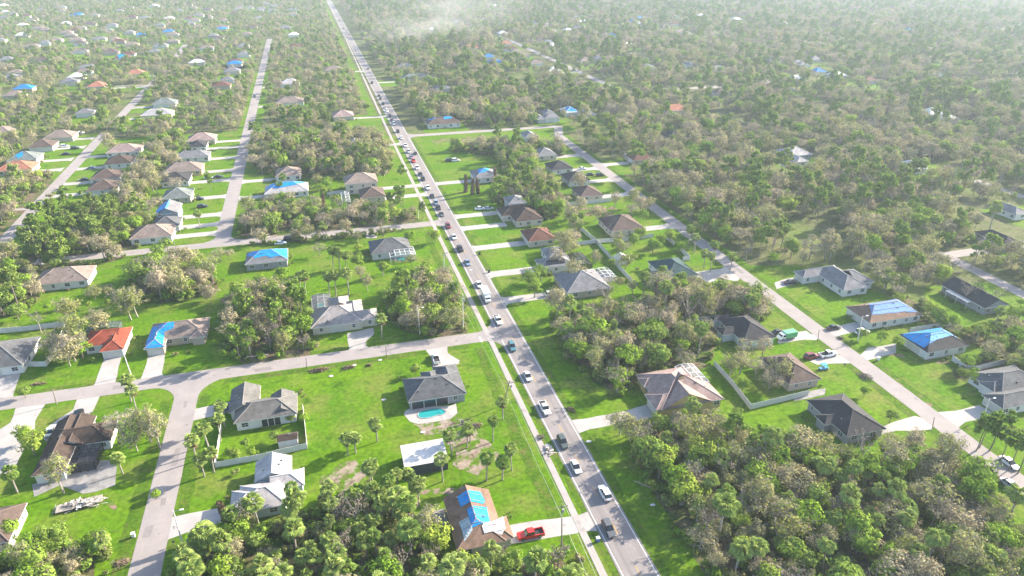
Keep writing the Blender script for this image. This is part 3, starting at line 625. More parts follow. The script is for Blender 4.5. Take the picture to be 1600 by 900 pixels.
FAR = [
 (-374.0, 1154.7, 'whiteroof'),
 (-337.1, 1030.9, 'whiteroof'),
 (-322.7, 1161.2, 'whiteroof'),
 (-463.5, 1371.2, 'whiteroof'),
 (-105.4, 750.3, 'whiteroof'),
 (-508.8, 1506.8, 'whiteroof'),
 (-284.8, 972.3, 'beigetile'),
 (-260.5, 962.5, 'beigetile'),
 (-327.1, 1083.6, 'beigetile'),
 (-233.4, 863.4, 'beigetile'),
 (-191.3, 903.3, 'beigetile'),
 (-280.3, 1015.0, 'beigetile'),
 (-108.5, 1060.6, 'beigetile'),
 (-113.2, 1142.2, 'beigetile'),
 (-180.3, 1366.4, 'beigetile'),
 (-140.9, 1202.1, 'beigetile'),
 (-139.5, 1069.3, 'beigetile'),
 (-220.8, 622.7, 'beigetile'),
 (-217.8, 953.6, 'beigetile'),
 (-294.2, 918.5, 'beigetile'),
 (-150.5, 920.1, 'beigetile'),
 (-107.3, 853.3, 'beigetile'),
 (-237.7, 966.7, 'midgrey'),
 (-249.2, 707.7, 'midgrey'),
 (-153.3, 541.2, 'midgrey'),
 (-215.9, 1025.8, 'midgrey'),
 (-69.5, 855.8, 'midgrey'),
 (-65.7, 793.0, 'midgrey'),
 (-69.1, 691.1, 'midgrey'),
 (-105.5, 1361.4, 'midgrey'),
 (-89.2, 1350.5, 'midgrey'),
 (-197.6, 1325.7, 'midgrey'),
 (-312.0, 1275.1, 'midgrey'),
 (-255.8, 1121.7, 'midgrey'),
 (-231.6, 1215.1, 'midgrey'),
 (-417.8, 1387.1, 'midgrey'),
 (-402.0, 1444.1, 'midgrey'),
 (-192.5, 1104.1, 'midgrey'),
 (-111.2, 963.0, 'midgrey'),
 (-179.8, 824.8, 'redbrown'),
 (-70.2, 745.5, 'redbrown'),
 (-211.1, 937.0, 'redbrown'),
 (-165.7, 1184.7, 'redbrown'),
 (-409.9, 1289.6, 'redbrown'),
 (-222.3, 649.6, 'bluetop'),
 (-339.1, 1295.6, 'bluetop'),
 (-170.4, 1021.9, 'bluetop'),
 (-340.5, 1283.0, 'bluetop'),
 (-70.0, 732.4, 'bluetop'),
 (-65.5, 1417.6, 'midgrey'),
 (-50.3, 1362.3, 'midgrey'),
 (84.4, 675.8, 'midgrey'),
 (98.0, 560.2, 'midgrey'),
 (-27.5, 1028.3, 'midgrey'),
 (-50.8, 1284.8, 'midgrey'),
 (-69.8, 1290.1, 'midgrey'),
 (157.4, 952.2, 'whiteroof'),
 (-16.1, 944.6, 'whiteroof'),
 (236.0, 891.1, 'whiteroof'),
 (326.1, 1273.9, 'whiteroof'),
 (214.7, 796.9, 'terracotta'),
 (209.2, 865.5, 'terracotta'),
 (170.2, 673.4, 'bluetop'),
 (172.8, 709.6, 'bluetop'),
 (587.5, 1024.2, 'whiteroof'),
 (607.4, 957.3, 'whiteroof'),
 (344.3, 753.9, 'whiteroof'),
 (379.2, 987.0, 'whiteroof'),
 (326.8, 901.2, 'whiteroof'),
 (508.8, 1190.1, 'whiteroof'),
 (317.2, 961.9, 'beigetile'),
 (313.2, 676.0, 'beigetile'),
 (487.2, 821.1, 'beigetile'),
 (258.2, 659.1, 'beigetile'),
 (440.7, 888.1, 'beigetile'),
 (309.1, 1006.6, 'beigetile'),
 (465.5, 900.5, 'beigetile'),
 (458.5, 846.5, 'beigetile'),
 (303.2, 889.8, 'beigetile'),
 (590.8, 973.7, 'beigetile'),
 (479.5, 1016.8, 'bluetop'),
 (149.8, 441.7, 'midgrey'),
 (348.3, 923.5, 'midgrey'),
 (276.0, 669.9, 'midgrey'),
 (437.4, 547.3, 'bluetop'),
 (519.5, 501.4, 'bluetop'),
 (746.1, 775.2, 'bluetop'),
 (449.0, 583.8, 'midgrey'),
 (478.1, 606.1, 'midgrey'),
 (636.7, 814.8, 'midgrey'),
 (436.8, 614.4, 'midgrey'),
 (447.3, 591.1, 'midgrey'),
 (619.4, 550.2, 'terracotta'),
 (517.6, 478.2, 'terracotta'),
 (920.7, 999.3, 'terracotta'),
 (858.4, 762.2, 'whiteroof'),
 (995.4, 923.5, 'whiteroof'),
 (748.8, 841.6, 'whiteroof'),
 (440.2, 525.2, 'whiteroof'),
 (406.0, 385.2, 'whiteroof'),
 (402.0, 368.9, 'whiteroof'),
 (636.6, 883.1, 'whiteroof'),
 (395.7, 521.5, 'whiteroof'),
 (936.3, 779.2, 'whiteroof'),
]

# ------------------------------------------------------------------ materials
MATS = {}
def mat(name, c1, c2=None, scale=1.0, rough=0.85, spec=0.2, bump=0.0, bscale=None, detail=4, lo=0.35, hi=0.65, c3=None, s3=0.05, l3=0.5, h3=0.7, rand=0.0, metallic=0.0, fine=0.0, famp=.25, streak=None, c4=None, s4=.3, l4=.5, h4=.6):
    if name in MATS: return MATS[name]
    m = bpy.data.materials.new(name); m.use_nodes = True; n = m.node_tree.nodes; l = m.node_tree.links
    b = n['Principled BSDF']; b.inputs['Roughness'].default_value = rough
    b.inputs['Specular IOR Level'].default_value = spec; b.inputs['Metallic'].default_value = metallic
    col = None
    if c2 is None and not rand and not fine:
        b.inputs['Base Color'].default_value = (*c1, 1)
    else:
        geo = n.new('ShaderNodeNewGeometry')
        def noise(sc_, det):
            t = n.new('ShaderNodeTexNoise'); t.inputs['Scale'].default_value = sc_; t.inputs['Detail'].default_value = det
            t.inputs['Roughness'].default_value = 0.6; l.new(geo.outputs['Position'], t.inputs['Vector']); return t.outputs['Fac']
        def ramp(f, a, b_):
            r = n.new('ShaderNodeMapRange'); r.inputs[1].default_value = a; r.inputs[2].default_value = b_; l.new(f, r.inputs[0]); return r.outputs[0]
        def mix(f, a, b_):
            x = n.new('ShaderNodeMix'); x.data_type = 'RGBA'
            l.new(f, x.inputs[0])
            for s, v in ((x.inputs[6], a), (x.inputs[7], b_)):
                if isinstance(v, tuple): s.default_value = (*v, 1)
                else: l.new(v, s)
            return x.outputs[2]
        col = c1
        if c2 is not None: col = mix(ramp(noise(scale, detail), lo, hi), c1, c2)
        if c3 is not None: col = mix(ramp(noise(s3, 5), l3, h3), col, c3)
        if c4 is not None: col = mix(ramp(noise(s4, 6), l4, h4), col, c4)
        if streak is not None:
            mp = n.new('ShaderNodeVectorMath'); mp.operation = 'MULTIPLY'; mp.inputs[1].default_value = streak[0]; l.new(geo.outputs['Position'], mp.inputs[0])
            tn = n.new('ShaderNodeTexNoise'); tn.inputs['Scale'].default_value = 1; tn.inputs['Detail'].default_value = 5; l.new(mp.outputs[0], tn.inputs['Vector']); col = mix(ramp(tn.outputs['Fac'], .48, .66), col, streak[1])
        if rand:
            oi = n.new('ShaderNodeObjectInfo'); r = n.new('ShaderNodeMapRange')
            r.inputs[3].default_value = 1 - rand; r.inputs[4].default_value = 1 + rand; l.new(oi.outputs['Random'], r.inputs[0])
            x = n.new('ShaderNodeVectorMath'); x.operation = 'SCALE'; l.new(r.outputs[0], x.inputs['Scale'])
            if isinstance(col, tuple): x.inputs[0].default_value = col
            else: l.new(col, x.inputs[0])
            col = x.outputs[0]
        if fine:
            r = n.new('ShaderNodeMapRange'); r.inputs[1].default_value = .3; r.inputs[2].default_value = .7; r.inputs[3].default_value = 1 - famp; r.inputs[4].default_value = 1 + famp; l.new(noise(fine, 6), r.inputs[0])
            x = n.new('ShaderNodeVectorMath'); x.operation = 'SCALE'; l.new(r.outputs[0], x.inputs['Scale'])
            if isinstance(col, tuple): x.inputs[0].default_value = col
            else: l.new(col, x.inputs[0])
            col = x.outputs[0]
        l.new(col, b.inputs['Base Color'])
    if bump:
        geo2 = n.new('ShaderNodeNewGeometry'); t = n.new('ShaderNodeTexNoise'); t.inputs['Scale'].default_value = bscale or scale * 3; t.inputs['Detail'].default_value = 5
        l.new(geo2.outputs['Position'], t.inputs['Vector'])
        bp = n.new('ShaderNodeBump'); bp.inputs['Strength'].default_value = min(1, bump); bp.inputs['Distance'].default_value = bump
        l.new(t.outputs['Fac'], bp.inputs['Height']); l.new(bp.outputs[0], b.inputs['Normal'])
    MATS[name] = m
    return m

def leaf_mat(name, cols, jitter=0.35, trans=0.3):
    """foliage: each plant takes its own hue, each leaf its own brightness"""
    m = bpy.data.materials.new(name); m.use_nodes = True; n = m.node_tree.nodes; l = m.node_tree.links
    n.remove(n['Principled BSDF']); out = n['Material Output']
    oi = n.new('ShaderNodeObjectInfo'); cr = n.new('ShaderNodeValToRGB'); cr.color_ramp.interpolation = 'LINEAR'
    el = cr.color_ramp.elements
    while len(el) < len(cols): el.new(0.5)
    for i, c in enumerate(cols):
        el[i].position = i / max(1, len(cols) - 1); el[i].color = (*c, 1)
    l.new(oi.outputs['Random'], cr.inputs[0])
    geo = n.new('ShaderNodeNewGeometry'); mr = n.new('ShaderNodeMapRange')
    mr.inputs[3].default_value = 1 - jitter; mr.inputs[4].default_value = 1 + jitter
    l.new(geo.outputs['Random Per Island'], mr.inputs[0])
    vm = n.new('ShaderNodeVectorMath'); vm.operation = 'SCALE'; l.new(cr.outputs[0], vm.inputs[0]); l.new(mr.outputs[0], vm.inputs['Scale'])
    d = n.new('ShaderNodeBsdfDiffuse'); t = n.new('ShaderNodeBsdfTranslucent'); mx = n.new('ShaderNodeMixShader'); mx.inputs[0].default_value = trans
    l.new(vm.outputs[0], d.inputs[0]); l.new(vm.outputs[0], t.inputs[0]); l.new(d.outputs[0], mx.inputs[1]); l.new(t.outputs[0], mx.inputs[2])
    l.new(mx.outputs[0], out.inputs[0])
    MATS[name] = m
    return m

def screen_mat(name, c, alpha):
    m = bpy.data.materials.new(name); m.use_nodes = True; n = m.node_tree.nodes; l = m.node_tree.links
    d = n['Principled BSDF']; d.inputs['Base Color'].default_value = (*c, 1); d.inputs['Roughness'].default_value = .6
    t = n.new('ShaderNodeBsdfTransparent'); mx = n.new('ShaderNodeMixShader'); mx.inputs[0].default_value = alpha
    l.new(t.outputs[0], mx.inputs[1]); l.new(d.outputs[0], mx.inputs[2]); l.new(mx.outputs[0], n['Material Output'].inputs[0])
    MATS[name] = m
    return m

mat('scrub', (.060, .082, .022), (.125, .120, .060), .12, c3=(.095, .140, .026), s3=.03, bump=.3, bscale=1.2, rough=.95, spec=.04, fine=.8, famp=.4)
mat('lawn', (.055, .134, .0028), (.092, .168, .006), .055, c3=(.128, .146, .032), s3=.085, l3=.46, h3=.72, c4=(.036, .088, .004), s4=.19, l4=.55, h4=.72, rough=.9, spec=.03, fine=.9, famp=.36, bump=.14, bscale=2.2, detail=9, lo=.3, hi=.7)
mat('verge', (.038, .092, .005), (.075, .128, .010), .22, c3=(.11, .105, .035), s3=.3, l3=.52, h3=.75, fine=1.3, famp=.4, rough=.95, spec=.03, bump=.25, bscale=2.0, detail=8)
mat('forest_floor', (.090, .075, .046), (.15, .12, .078), .4, c3=(.055, .095, .015), s3=.18, l3=.42, h3=.6, rough=1, spec=.02, fine=1.0, famp=.4, bump=.3, bscale=1.5)
mat('asphalt', (.232, .208, .200), (.200, .181, .177), .35, c3=(.172, .158, .157), s3=.05, l3=.5, h3=.75, streak=((1.1, .025, 1), (.165, .152, .150)), fine=2.5, famp=.07, rough=.9, spec=.12, bump=.02, bscale=6)
mat('asphalt2', (.268, .240, .229), (.232, .210, .203), .3, c3=(.205, .188, .183), s3=.06, l3=.5, h3=.75, c4=(.17, .155, .15), s4=.32, l4=.64, h4=.70, fine=2.5, famp=.07, rough=.9, spec=.12, bump=.02, bscale=6)
mat('concrete', (.345, .322, .303), (.295, .278, .266), .35, c3=(.245, .232, .224), s3=.12, l3=.5, h3=.78, c4=(.20, .19, .18), s4=.5, l4=.62, h4=.72, fine=2, famp=.07, rough=.9, spec=.12)
mat('walk', (.325, .292, .276), (.275, .248, .236), .4, c3=(.22, .205, .19), s3=.25, l3=.55, h3=.7, rough=.9, spec=.12)
mat('patio', (.26, .25, .245), (.19, .185, .18), .5, c3=(.125, .122, .118), s3=.3, l3=.5, h3=.7, rough=.9)
mat('paint_white', (.60, .60, .58), (.42, .42, .40), 1.5, rough=.7)
mat('paint_worn', (.38, .37, .355), (.27, .25, .245), 2.5, rough=.8)
mat('paint_yellow', (.45, .27, .05), (.33, .22, .08), 1.2, rough=.7)
mat('dirt', (.205, .150, .108), (.140, .098, .066), .45, c3=(.060, .125, .006), s3=.34, l3=.46, h3=.54, rough=1, spec=.04, fine=1.4, famp=.3, bump=.12)
mat('sandy', (.285, .240, .200), (.195, .150, .115), .35, c3=(.066, .130, .006), s3=.34, l3=.46, h3=.55, c4=(.115, .085, .06), s4=.45, l4=.52, h4=.66, rough=1, spec=.04, fine=1.4, famp=.3, bump=.12)
ROOFC = dict(brown=(0.063, 0.046, 0.037), grey=(0.126, 0.122, 0.115), palegrey=(0.330, 0.312, 0.312), slate=(0.092, 0.095, 0.100), tan=(0.185, 0.122, 0.089), pink=(0.262, 0.192, 0.174),
  charcoal=(0.038, 0.038, 0.041), mocha=(0.100, 0.074, 0.063), midgrey=(0.159, 0.159, 0.167), paletile=(0.252, 0.229, 0.222), red=(0.222, 0.056, 0.033), beigetile=(0.200, 0.159, 0.137),
  green=(0.033, 0.063, 0.067), redbrown=(0.115, 0.056, 0.041), terracotta=(0.318, 0.133, 0.085), whiteroof=(0.548, 0.525, 0.518), greygreen=(0.141, 0.159, 0.152), bluetop=(0.015, 0.163, 0.429))
for k, c in ROOFC.items():
    mat('roof_' + k, c, tuple(v * .70 for v in c), .8, c3=tuple(min(.8, v * 1.28) for v in c), s3=.30, l3=.48, h3=.75, c4=tuple(v * .55 for v in c), s4=.55, l4=.58, h4=.75, fine=3.0, famp=.16, rough=.9, spec=.15, bump=.03, bscale=4)
    mat('ridge_' + k, tuple(min(.8, v * 1.5 + .015) for v in c), rough=.9)
WALLC = dict(white=(0.562, 0.554, 0.530), cream=(0.484, 0.429, 0.343), aqua=(0.429, 0.515, 0.515), greywall=(0.281, 0.281, 0.296), yellow=(0.468, 0.351, 0.156), beige=(0.390, 0.328, 0.257), bluewall=(0.187, 0.257, 0.328), darkwall=(0.058, 0.066, 0.074))
for k, c in WALLC.items(): mat('wall_' + k, c, tuple(v * .9 for v in c), .6, rough=.85)
mat('trim', (.55, .545, .53), rough=.6)
mat('glass', (.03, .035, .04), rough=.08, spec=.6)
mat('garage', (.47, .455, .425), (.41, .40, .375), .8, rough=.6)
mat('door', (.30, .18, .09), rough=.6)
mat('vent', (.10, .10, .10), rough=.6)
mat('solar', (.012, .014, .02), rough=.15, spec=.6)
mat('fence', (.56, .55, .535), (.48, .47, .455), .7, rough=.6)
mat('fence_grey', (.36, .36, .35), (.28, .28, .27), .7, rough=.7)
mat('tarp_blue', (.006, .190, .48), (.012, .245, .56), .6, c3=(.05, .28, .55), s3=.4, l3=.55, h3=.75, rough=.6, spec=.15, bump=.22, bscale=1.3)
mat('tarp_white', (.54, .525, .525), (.44, .435, .44), .6, rough=.7, spec=.1, bump=.1, bscale=1.5)
mat('tarp_paleblue', (.25, .33, .39), (.31, .39, .43), .6, rough=.7, spec=.1, bump=.1, bscale=1.5)
mat('tarp_sky', (.095, .20, .43), (.125, .24, .47), .4, rough=.7, spec=.1, bump=.1, bscale=1.5)
mat('water', (.015, .21, .225), (.02, .27, .265), .5, rough=.08, spec=.6, bump=.02, bscale=2)
mat('frame_white', (.70, .70, .70), rough=.5); mat('frame_grey', (.30, .30, .30), rough=.5); mat('frame_black', (.03, .03, .03), rough=.5); mat('frame_green', (.10, .13, .11), rough=.5)
screen_mat('screen_white', (.20, .21, .21), .22); screen_mat('screen_grey', (.10, .11, .11), .45); screen_mat('screen_black', (.02, .02, .02), .6); screen_mat('screen_green', (.07, .10, .08), .75)
mat('tyre', (.018, .018, .018), rough=.8); mat('rim', (.35, .35, .36), rough=.35, metallic=.8)
mat('lamp_front', (.75, .75, .72), rough=.15, spec=.6); mat('lamp_rear', (.45, .02, .015), rough=.2, spec=.5); mat('car_glass', (.012, .014, .017), rough=.06, spec=.7); mat('bed', (.03, .03, .032), rough=.7)
CARC = dict(white=(.72, .72, .71), silver=(.40, .42, .44), grey=(.085, .09, .095), black=(.014, .014, .016), darkgreen=(.06, .075, .07), teal=(.05, .14, .17), bluegrey=(.13, .20, .29), maroon=(.14, .012, .018),
  red=(.55, .025, .02), blue=(.012, .06, .22), navy=(.012, .025, .07), green=(.10, .34, .16), cyan=(.03, .30, .55), covered=(.72, .72, .71))
for k, c in CARC.items(): mat('car_' + k, c, rough=.28, spec=.55)
mat('pole_wood', (.26, .22, .18), (.18, .15, .12), 2, rough=.9); mat('pole_pale', (.55, .53, .50), rough=.7); mat('steel', (.32, .33, .34), rough=.45, metallic=.4)
mat('bin_white', (.65, .65, .63), rough=.5); mat('bin_bluebin', (.10, .16, .45), rough=.5); mat('bin_dark', (.03, .035, .035), rough=.6); mat('bin_whitebox', (.70, .70, .68), rough=.5)
mat('bark', (.22, .185, .155), (.14, .118, .10), 2.5, rough=.95, spec=.05); mat('bark_pale', (.33, .295, .26), (.235, .21, .185), 2.5, rough=.95, spec=.05); mat('dead', (.24, .185, .14), (.15, .11, .08), 1.5, rough=1, spec=.03)
leaf_mat('leaf_oak', [(.245, .255, .075), (.345, .300, .185), (.265, .285, .080), (.375, .315, .215), (.295, .290, .120), (.205, .250, .060), (.320, .290, .150)], .45, .34)
leaf_mat('leaf_leafy', [(.150, .260, .028), (.210, .315, .036), (.165, .245, .050), (.265, .340, .050)], .4, .3)
leaf_mat('leaf_palm', [(.245, .325, .080), (.300, .370, .110), (.200, .295, .060)], .35, .28)
leaf_mat('leaf_pine', [(.150, .240, .040), (.205, .290, .055), (.180, .235, .066)], .35, .22)
leaf_mat('leaf_bush', [(.105, .185, .026), (.18, .20, .06), (.13, .235, .026), (.23, .20, .10)], .4, .25)
leaf_mat('leaf_dry', [(.19, .14, .085), (.15, .11, .07)], .35, .15)
leaf_mat('leaf_dead', [(.20, .17, .135), (.16, .14, .115)], .3, .1)

# ------------------------------------------------------------------ helpers
def obj(name, me, parent=None, loc=None):
    o = bpy.data.objects.new(name, me); COL.objects.link(o)
    if parent is not None: o.parent = parent
    if loc is not None: o.location = loc
    return o
def tag(o, label, cat, group=None):
    o['label'] = label; o['category'] = cat
    if group: o['group'] = group
    return o
def thing(name, label, cat, loc=(0, 0, 0), rotz=0, group=None):
    o = bpy.data.objects.new(name, None); COL.objects.link(o); o.location = loc; o.rotation_euler = (0, 0, rotz); o.empty_display_size = .3
    return tag(o, label, cat, group)
def structure(o):
    o['kind'] = 'structure'; return o
class MB:
    def __init__(s): s.v = []; s.f = []; s.m = []
    def face(s, pts, m=0):
        k = len(s.v); s.v += [tuple(p) for p in pts]; s.f.append(tuple(range(k, k + len(pts)))); s.m.append(m)
    def box(s, x0, x1, y0, y1, z0, z1, m=0, bottom=True):
        k = len(s.v); s.v += [(x0, y0, z0), (x1, y0, z0), (x1, y1, z0), (x0, y1, z0), (x0, y0, z1), (x1, y0, z1), (x1, y1, z1), (x0, y1, z1)]
        fs = [(4, 5, 6, 7), (0, 1, 5, 4), (1, 2, 6, 5), (2, 3, 7, 6), (3, 0, 4, 7)] + ([(3, 2, 1, 0)] if bottom else [])
        s.f += [tuple(k + i for i in q) for q in fs]; s.m += [m] * len(fs)
    def tube(s, a, b, r0, r1, n=5, m=0, cap=True):
        a = Vector(a); b = Vector(b); d = (b - a)
        if d.length < 1e-5: return
        d.normalize(); u = d.orthogonal().normalized(); w = d.cross(u); k = len(s.v)
        for c, r in ((a, r0), (b, r1)):
            for i in range(n):
                t = 2 * math.pi * i / n; s.v.append(tuple(c + (u * math.cos(t) + w * math.sin(t)) * r))
        for i in range(n):
            j = (i + 1) % n; s.f.append((k + i, k + j, k + n + j, k + n + i)); s.m.append(m)
        if cap: s.f.append(tuple(k + n + i for i in range(n))); s.m.append(m)
    def mesh(s, name, mats, smooth=False):
        me = bpy.data.meshes.new(name); me.from_pydata(s.v, [], s.f)
        for x in mats: me.materials.append(MATS[x])
        if len(mats) > 1: me.polygons.foreach_set('material_index', s.m)
        if smooth: me.polygons.foreach_set('use_smooth', [True] * len(s.f))
        me.update(); return me
    def build(s, name, mats, parent=None, loc=None, smooth=False):
        return obj(name, s.mesh(name, mats if isinstance(mats, list) else [mats], smooth), parent, loc)
def sheet(name, polys, m, z):
    """flat sheets of ground cover, triangulated"""
    vs, fs = [], []
    for p in polys:
        k = len(vs); vs += [(x, y, z) for x, y in p]
        for tri in tessellate_polygon([[Vector((x, y, 0)) for x, y in p]]):
            a, b, c = (p[i] for i in tri); up = (b[0] - a[0]) * (c[1] - a[1]) - (b[1] - a[1]) * (c[0] - a[0])
            if abs(up) > 1e-6: fs.append(tuple(k + i for i in (tri if up > 0 else tri[::-1])))
    me = bpy.data.meshes.new(name); me.from_pydata(vs, [], fs); me.update(); me.materials.append(MATS[m])
    return structure(obj(name, me))
def inside(p, x, y):
    c = False; n = len(p); j = n - 1
    for i in range(n):
        xi, yi = p[i]; xj, yj = p[j]
        if (yi > y) != (yj > y) and x < (xj - xi) * (y - yi) / (yj - yi) + xi: c = not c
        j = i
    return c
def wobble(p, amp=.5, step=3.0, seed=0):
    """an uneven natural edge instead of ruled lines"""
    out = []
    for i in range(len(p)):
        a = Vector(p[i]).to_2d(); b = Vector(p[(i + 1) % len(p)]).to_2d(); n = max(1, int((b - a).length / step))
        for k in range(n):
            q = a.lerp(b, k / n); v = mnoise.noise_vector(Vector((q.x * .23 + seed, q.y * .23, seed * 1.7)))
            out.append((q.x + v.x * amp * 2, q.y + v.y * amp * 2))
    return out
def smooth_poly(p, it=2):
    for _ in range(it):
        q = []
        for i in range(len(p)):
            a = p[i]; b = p[(i + 1) % len(p)]
            q += [(a[0] * .75 + b[0] * .25, a[1] * .75 + b[1] * .25), (a[0] * .25 + b[0] * .75, a[1] * .25 + b[1] * .75)]
        p = q
    return p
PITCH = .5
def axis(w):
    x0, x1, y0, y1, s = w
    if len(s) == 4: return 'x' if x1 - x0 > y1 - y0 else 'y'
    return 'y' if 'l' in s and 'r' in s else 'x'
def roof_h(ws, x, y):
    best = -9
    for i, w in enumerate(ws):
        x0, x1, y0, y1, s = w
        if not (x0 - .01 <= x <= x1 + .01 and y0 - .01 <= y <= y1 + .01): continue
        half = (min(x1 - x0, y1 - y0) if len(s) == 4 else ((x1 - x0) if axis(w) == 'y' else (y1 - y0))) / 2
        v = [half]
        if 'l' in s: v.append(x - x0)
        if 'r' in s: v.append(x1 - x)
        if 'n' in s: v.append(y - y0)
        if 'f' in s: v.append(y1 - y)
        best = max(best, min(v) * PITCH + .03 * i)
    return max(best, 0)
CF, CR = Vector((math.sin(CAM_YAW), math.cos(CAM_YAW))), Vector((math.cos(CAM_YAW), -math.sin(CAM_YAW)))
def in_view(x, y, m=1.12):
    a = x * CR.x + y * CR.y; b = x * CF.x + y * CF.y
    zc = b * math.cos(CAM_PITCH) + 110 * math.sin(CAM_PITCH); v = (-b * math.sin(CAM_PITCH) + 110 * math.cos(CAM_PITCH)) / zc
    return abs(a / zc) < .7373 * m + 12 / zc and -.4147 * 1.10 - 5 / zc < v < .4147 * m + 18 / zc
DIST = lambda x, y: math.hypot(x, y, 105)

# ------------------------------------------------------------------ ground
bm = bmesh.new()
bmesh.ops.create_grid(bm, x_segments=24, y_segments=24, size=5000)
me = bpy.data.meshes.new('ground'); bm.to_mesh(me); bm.free(); me.materials.append(MATS['scrub']); structure(obj('ground', me)).location = (0, 1500, -.02)
NEAR = [(-138, 40), (225, 40), (225, 168), (200, 172), (186, 160), (181, 168), (179, 196), (149.5, 204), (149, 431), (40, 431), (40, 1500), (36.5, 1500), (34, 470), (-36, 470), (-36, 700), (-50, 700), (-50, 470), (-138, 470)]
lawn_polys = [NEAR]
HROOF = []
for (lb, ws, rc, wc, fr, ev, la) in HOUSES:
    HROOF.append((min(w[0] for w in ws), max(w[1] for w in ws), min(w[2] for w in ws), max(w[3] for w in ws), fr))
CLEAR = []                                # rectangles kept free of woodland trees
STREETX = [-131, -43.2, 49.3, 142.8, 235, 330, -224, -317]
far_lots = []
for i, (x0, x1, y0, y1, fr) in enumerate(HROOF):
    c = [x0 - 3, x1 + 3, y0 - (13 if i > 28 else 6), y1 + 2]
    if fr in 'lr' and i > 28:
        sx = min(STREETX, key=lambda s: abs(s - (x0 if fr == 'l' else x1)))
        c[0] = min(c[0], sx); c[1] = max(c[1], sx)
        if c[1] - c[0] > 60: c[0], c[1] = x0 - 4, x1 + 4
    CLEAR.append(c); far_lots.append(c)
FARH = []
rf = random.Random(5)
more = []
for sx, y0_, y1_, pr in [(-131, 700, 1450, .30), (-224, 520, 1450, .34), (-317, 640, 1450, .32), (-410, 800, 1500, .28), (-43, 620, 1350, .15), (235, 640, 1300, .20), (330, 480, 1250, .17), (424, 420, 1200, .15), (520, 420, 1100, .12), (614, 420, 1000, .1)]:
    for sgn in (-1, 1):
        yy = y0_ + rf.uniform(0, 20)
        while yy < y1_:
            if rf.random() < pr:
                c_ = rf.choice(['mocha', 'beigetile', 'beigetile', 'midgrey', 'midgrey', 'mocha', 'redbrown', 'whiteroof', 'bluetop' if rf.random() < .4 else 'midgrey']); p_ = (sx + sgn * 27 + rf.uniform(-3, 3), yy, c_)
                if in_view(p_[0], p_[1], 1.0) and all(math.hypot(p_[0] - q[0], p_[1] - q[1]) > 24 for q in list(FAR) + more) and all(math.hypot(p_[0] - (a + b) / 2, p_[1] - (c + d) / 2) > 26 for a, b, c, d, f in HROOF): more.append(p_)
            yy += 25
FAR = FAR + more
for (x, y, c) in FAR:
    w = rf.uniform(11, 16); d = rf.uniform(9, 12)
    FARH.append((x - w / 2, x + w / 2, y - d / 2, y + d / 2, c))
    CLEAR.append([x - w / 2 - 4, x + w / 2 + 4, y - d / 2 - rf.uniform(22, 34), y + d / 2 + 2])
for c in CLEAR:
    if not inside(NEAR, (c[0] + c[1]) / 2, (c[2] + c[3]) / 2):
        lawn_polys.append(wobble([(c[0], c[2]), (c[1], c[2]), (c[1], c[3]), (c[0], c[3])], .8, 4, c[0]))
sheet('lawn', lawn_polys[:1], 'lawn', 0)
for k, p in enumerate(lawn_polys[1:]): sheet('lawn', [p], 'lawn', .002 + .0012 * (k % 8))
for (n_, p, mix_, d_, s_, b_) in WOODS: sheet('forest_floor', [wobble(smooth_poly(p, 2), 1.0, 3, p[0][0])], 'forest_floor', .016)
EARTH = ['sandy', 'sandy', 'sandy', 'dirt', 'dirt', 'dirt', 'sandy', 'dirt', 'dirt']
for k, p in enumerate(DIRT): sheet('bare_earth', [wobble(wobble(smooth_poly(p, 1), 1.7, 2.0, k * 3.7), .45, .8, k + 50)], EARTH[k], .021)

# ------------------------------------------------------------------ roads, walk, markings, drives
def strip(name, x0, x1, y0, y1, m, z): return sheet(name, [[(x0, y0), (x1, y0), (x1, y1), (x0, y1)]], m, z)
def edge(a, b, n, amp=.12, seed=0):
    return [(a[0] + (b[0] - a[0]) * t / n + mnoise.noise(Vector((t * .7 + seed, seed, 0))) * amp, a[1] + (b[1] - a[1]) * t / n + mnoise.noise(Vector((t * .7, seed + 9, 5))) * amp) for t in range(n + 1)]
def road(name, a, b, w, m, z, seed=1):
    a = Vector(a); b = Vector(b); d = (b - a).normalized(); nrm = Vector((-d.y, d.x)) * w / 2; n = max(2, int((b - a).length / 4))
    return sheet(name, [edge(a - nrm, b - nrm, n, .18, seed) + edge(b + nrm, a + nrm, n, .18, seed + 40)], m, z)
road('main_road', (49.3, 20), (49.3, 1900), 7.5, 'asphalt', .050, 1)
road('street', (-43.0, 20), (-43.0, 183), 6.1, 'asphalt2', .046, 2)
road('street', (-43.4, 277), (-44.8, 935), 6.1, 'asphalt2', .046, 3)
road('street', (-190, 180.6), (46, 180.2), 6.0, 'asphalt2', .042, 4)
road('street', (-110, 279.3), (46.5, 278.2), 5.8, 'asphalt2', .042, 5)
road('street', (142.8, 20), (142.8, 402), 5.8, 'asphalt2', .042, 6)
road('street', (52, 428.5), (149, 427), 5.8, 'asphalt2', .042, 7)
road('street', (141.5, 399), (150.5, 428), 5.4, 'asphalt2', .038, 8)
road('street', (-128.5, 296), (-130.2, 486), 5.8, 'asphalt2', .042, 9)
road('street', (-130.5, 530), (-131, 690), 5.8, 'asphalt2', .038, 10)
road('street', (-132.5, 790), (-136, 905), 5.8, 'asphalt2', .038, 19)
road('street', (226.5, 120), (227.5, 192), 5.6, 'asphalt2', .042, 11)
road('street', (224, 191.5), (300, 192.5), 5.4, 'asphalt2', .038, 12)
road('street', (237, 500), (232, 900), 6.4, 'asphalt2', .042, 13)
road('street', (318, 236), (317, 263), 5.5, 'asphalt2', .042, 14)
road('street', (255, 521), (330, 518), 7.0, 'asphalt2', .042, 15)
road('street', (-128.5, 345.5), (-165, 347), 3.4, 'asphalt2', .046, 16)
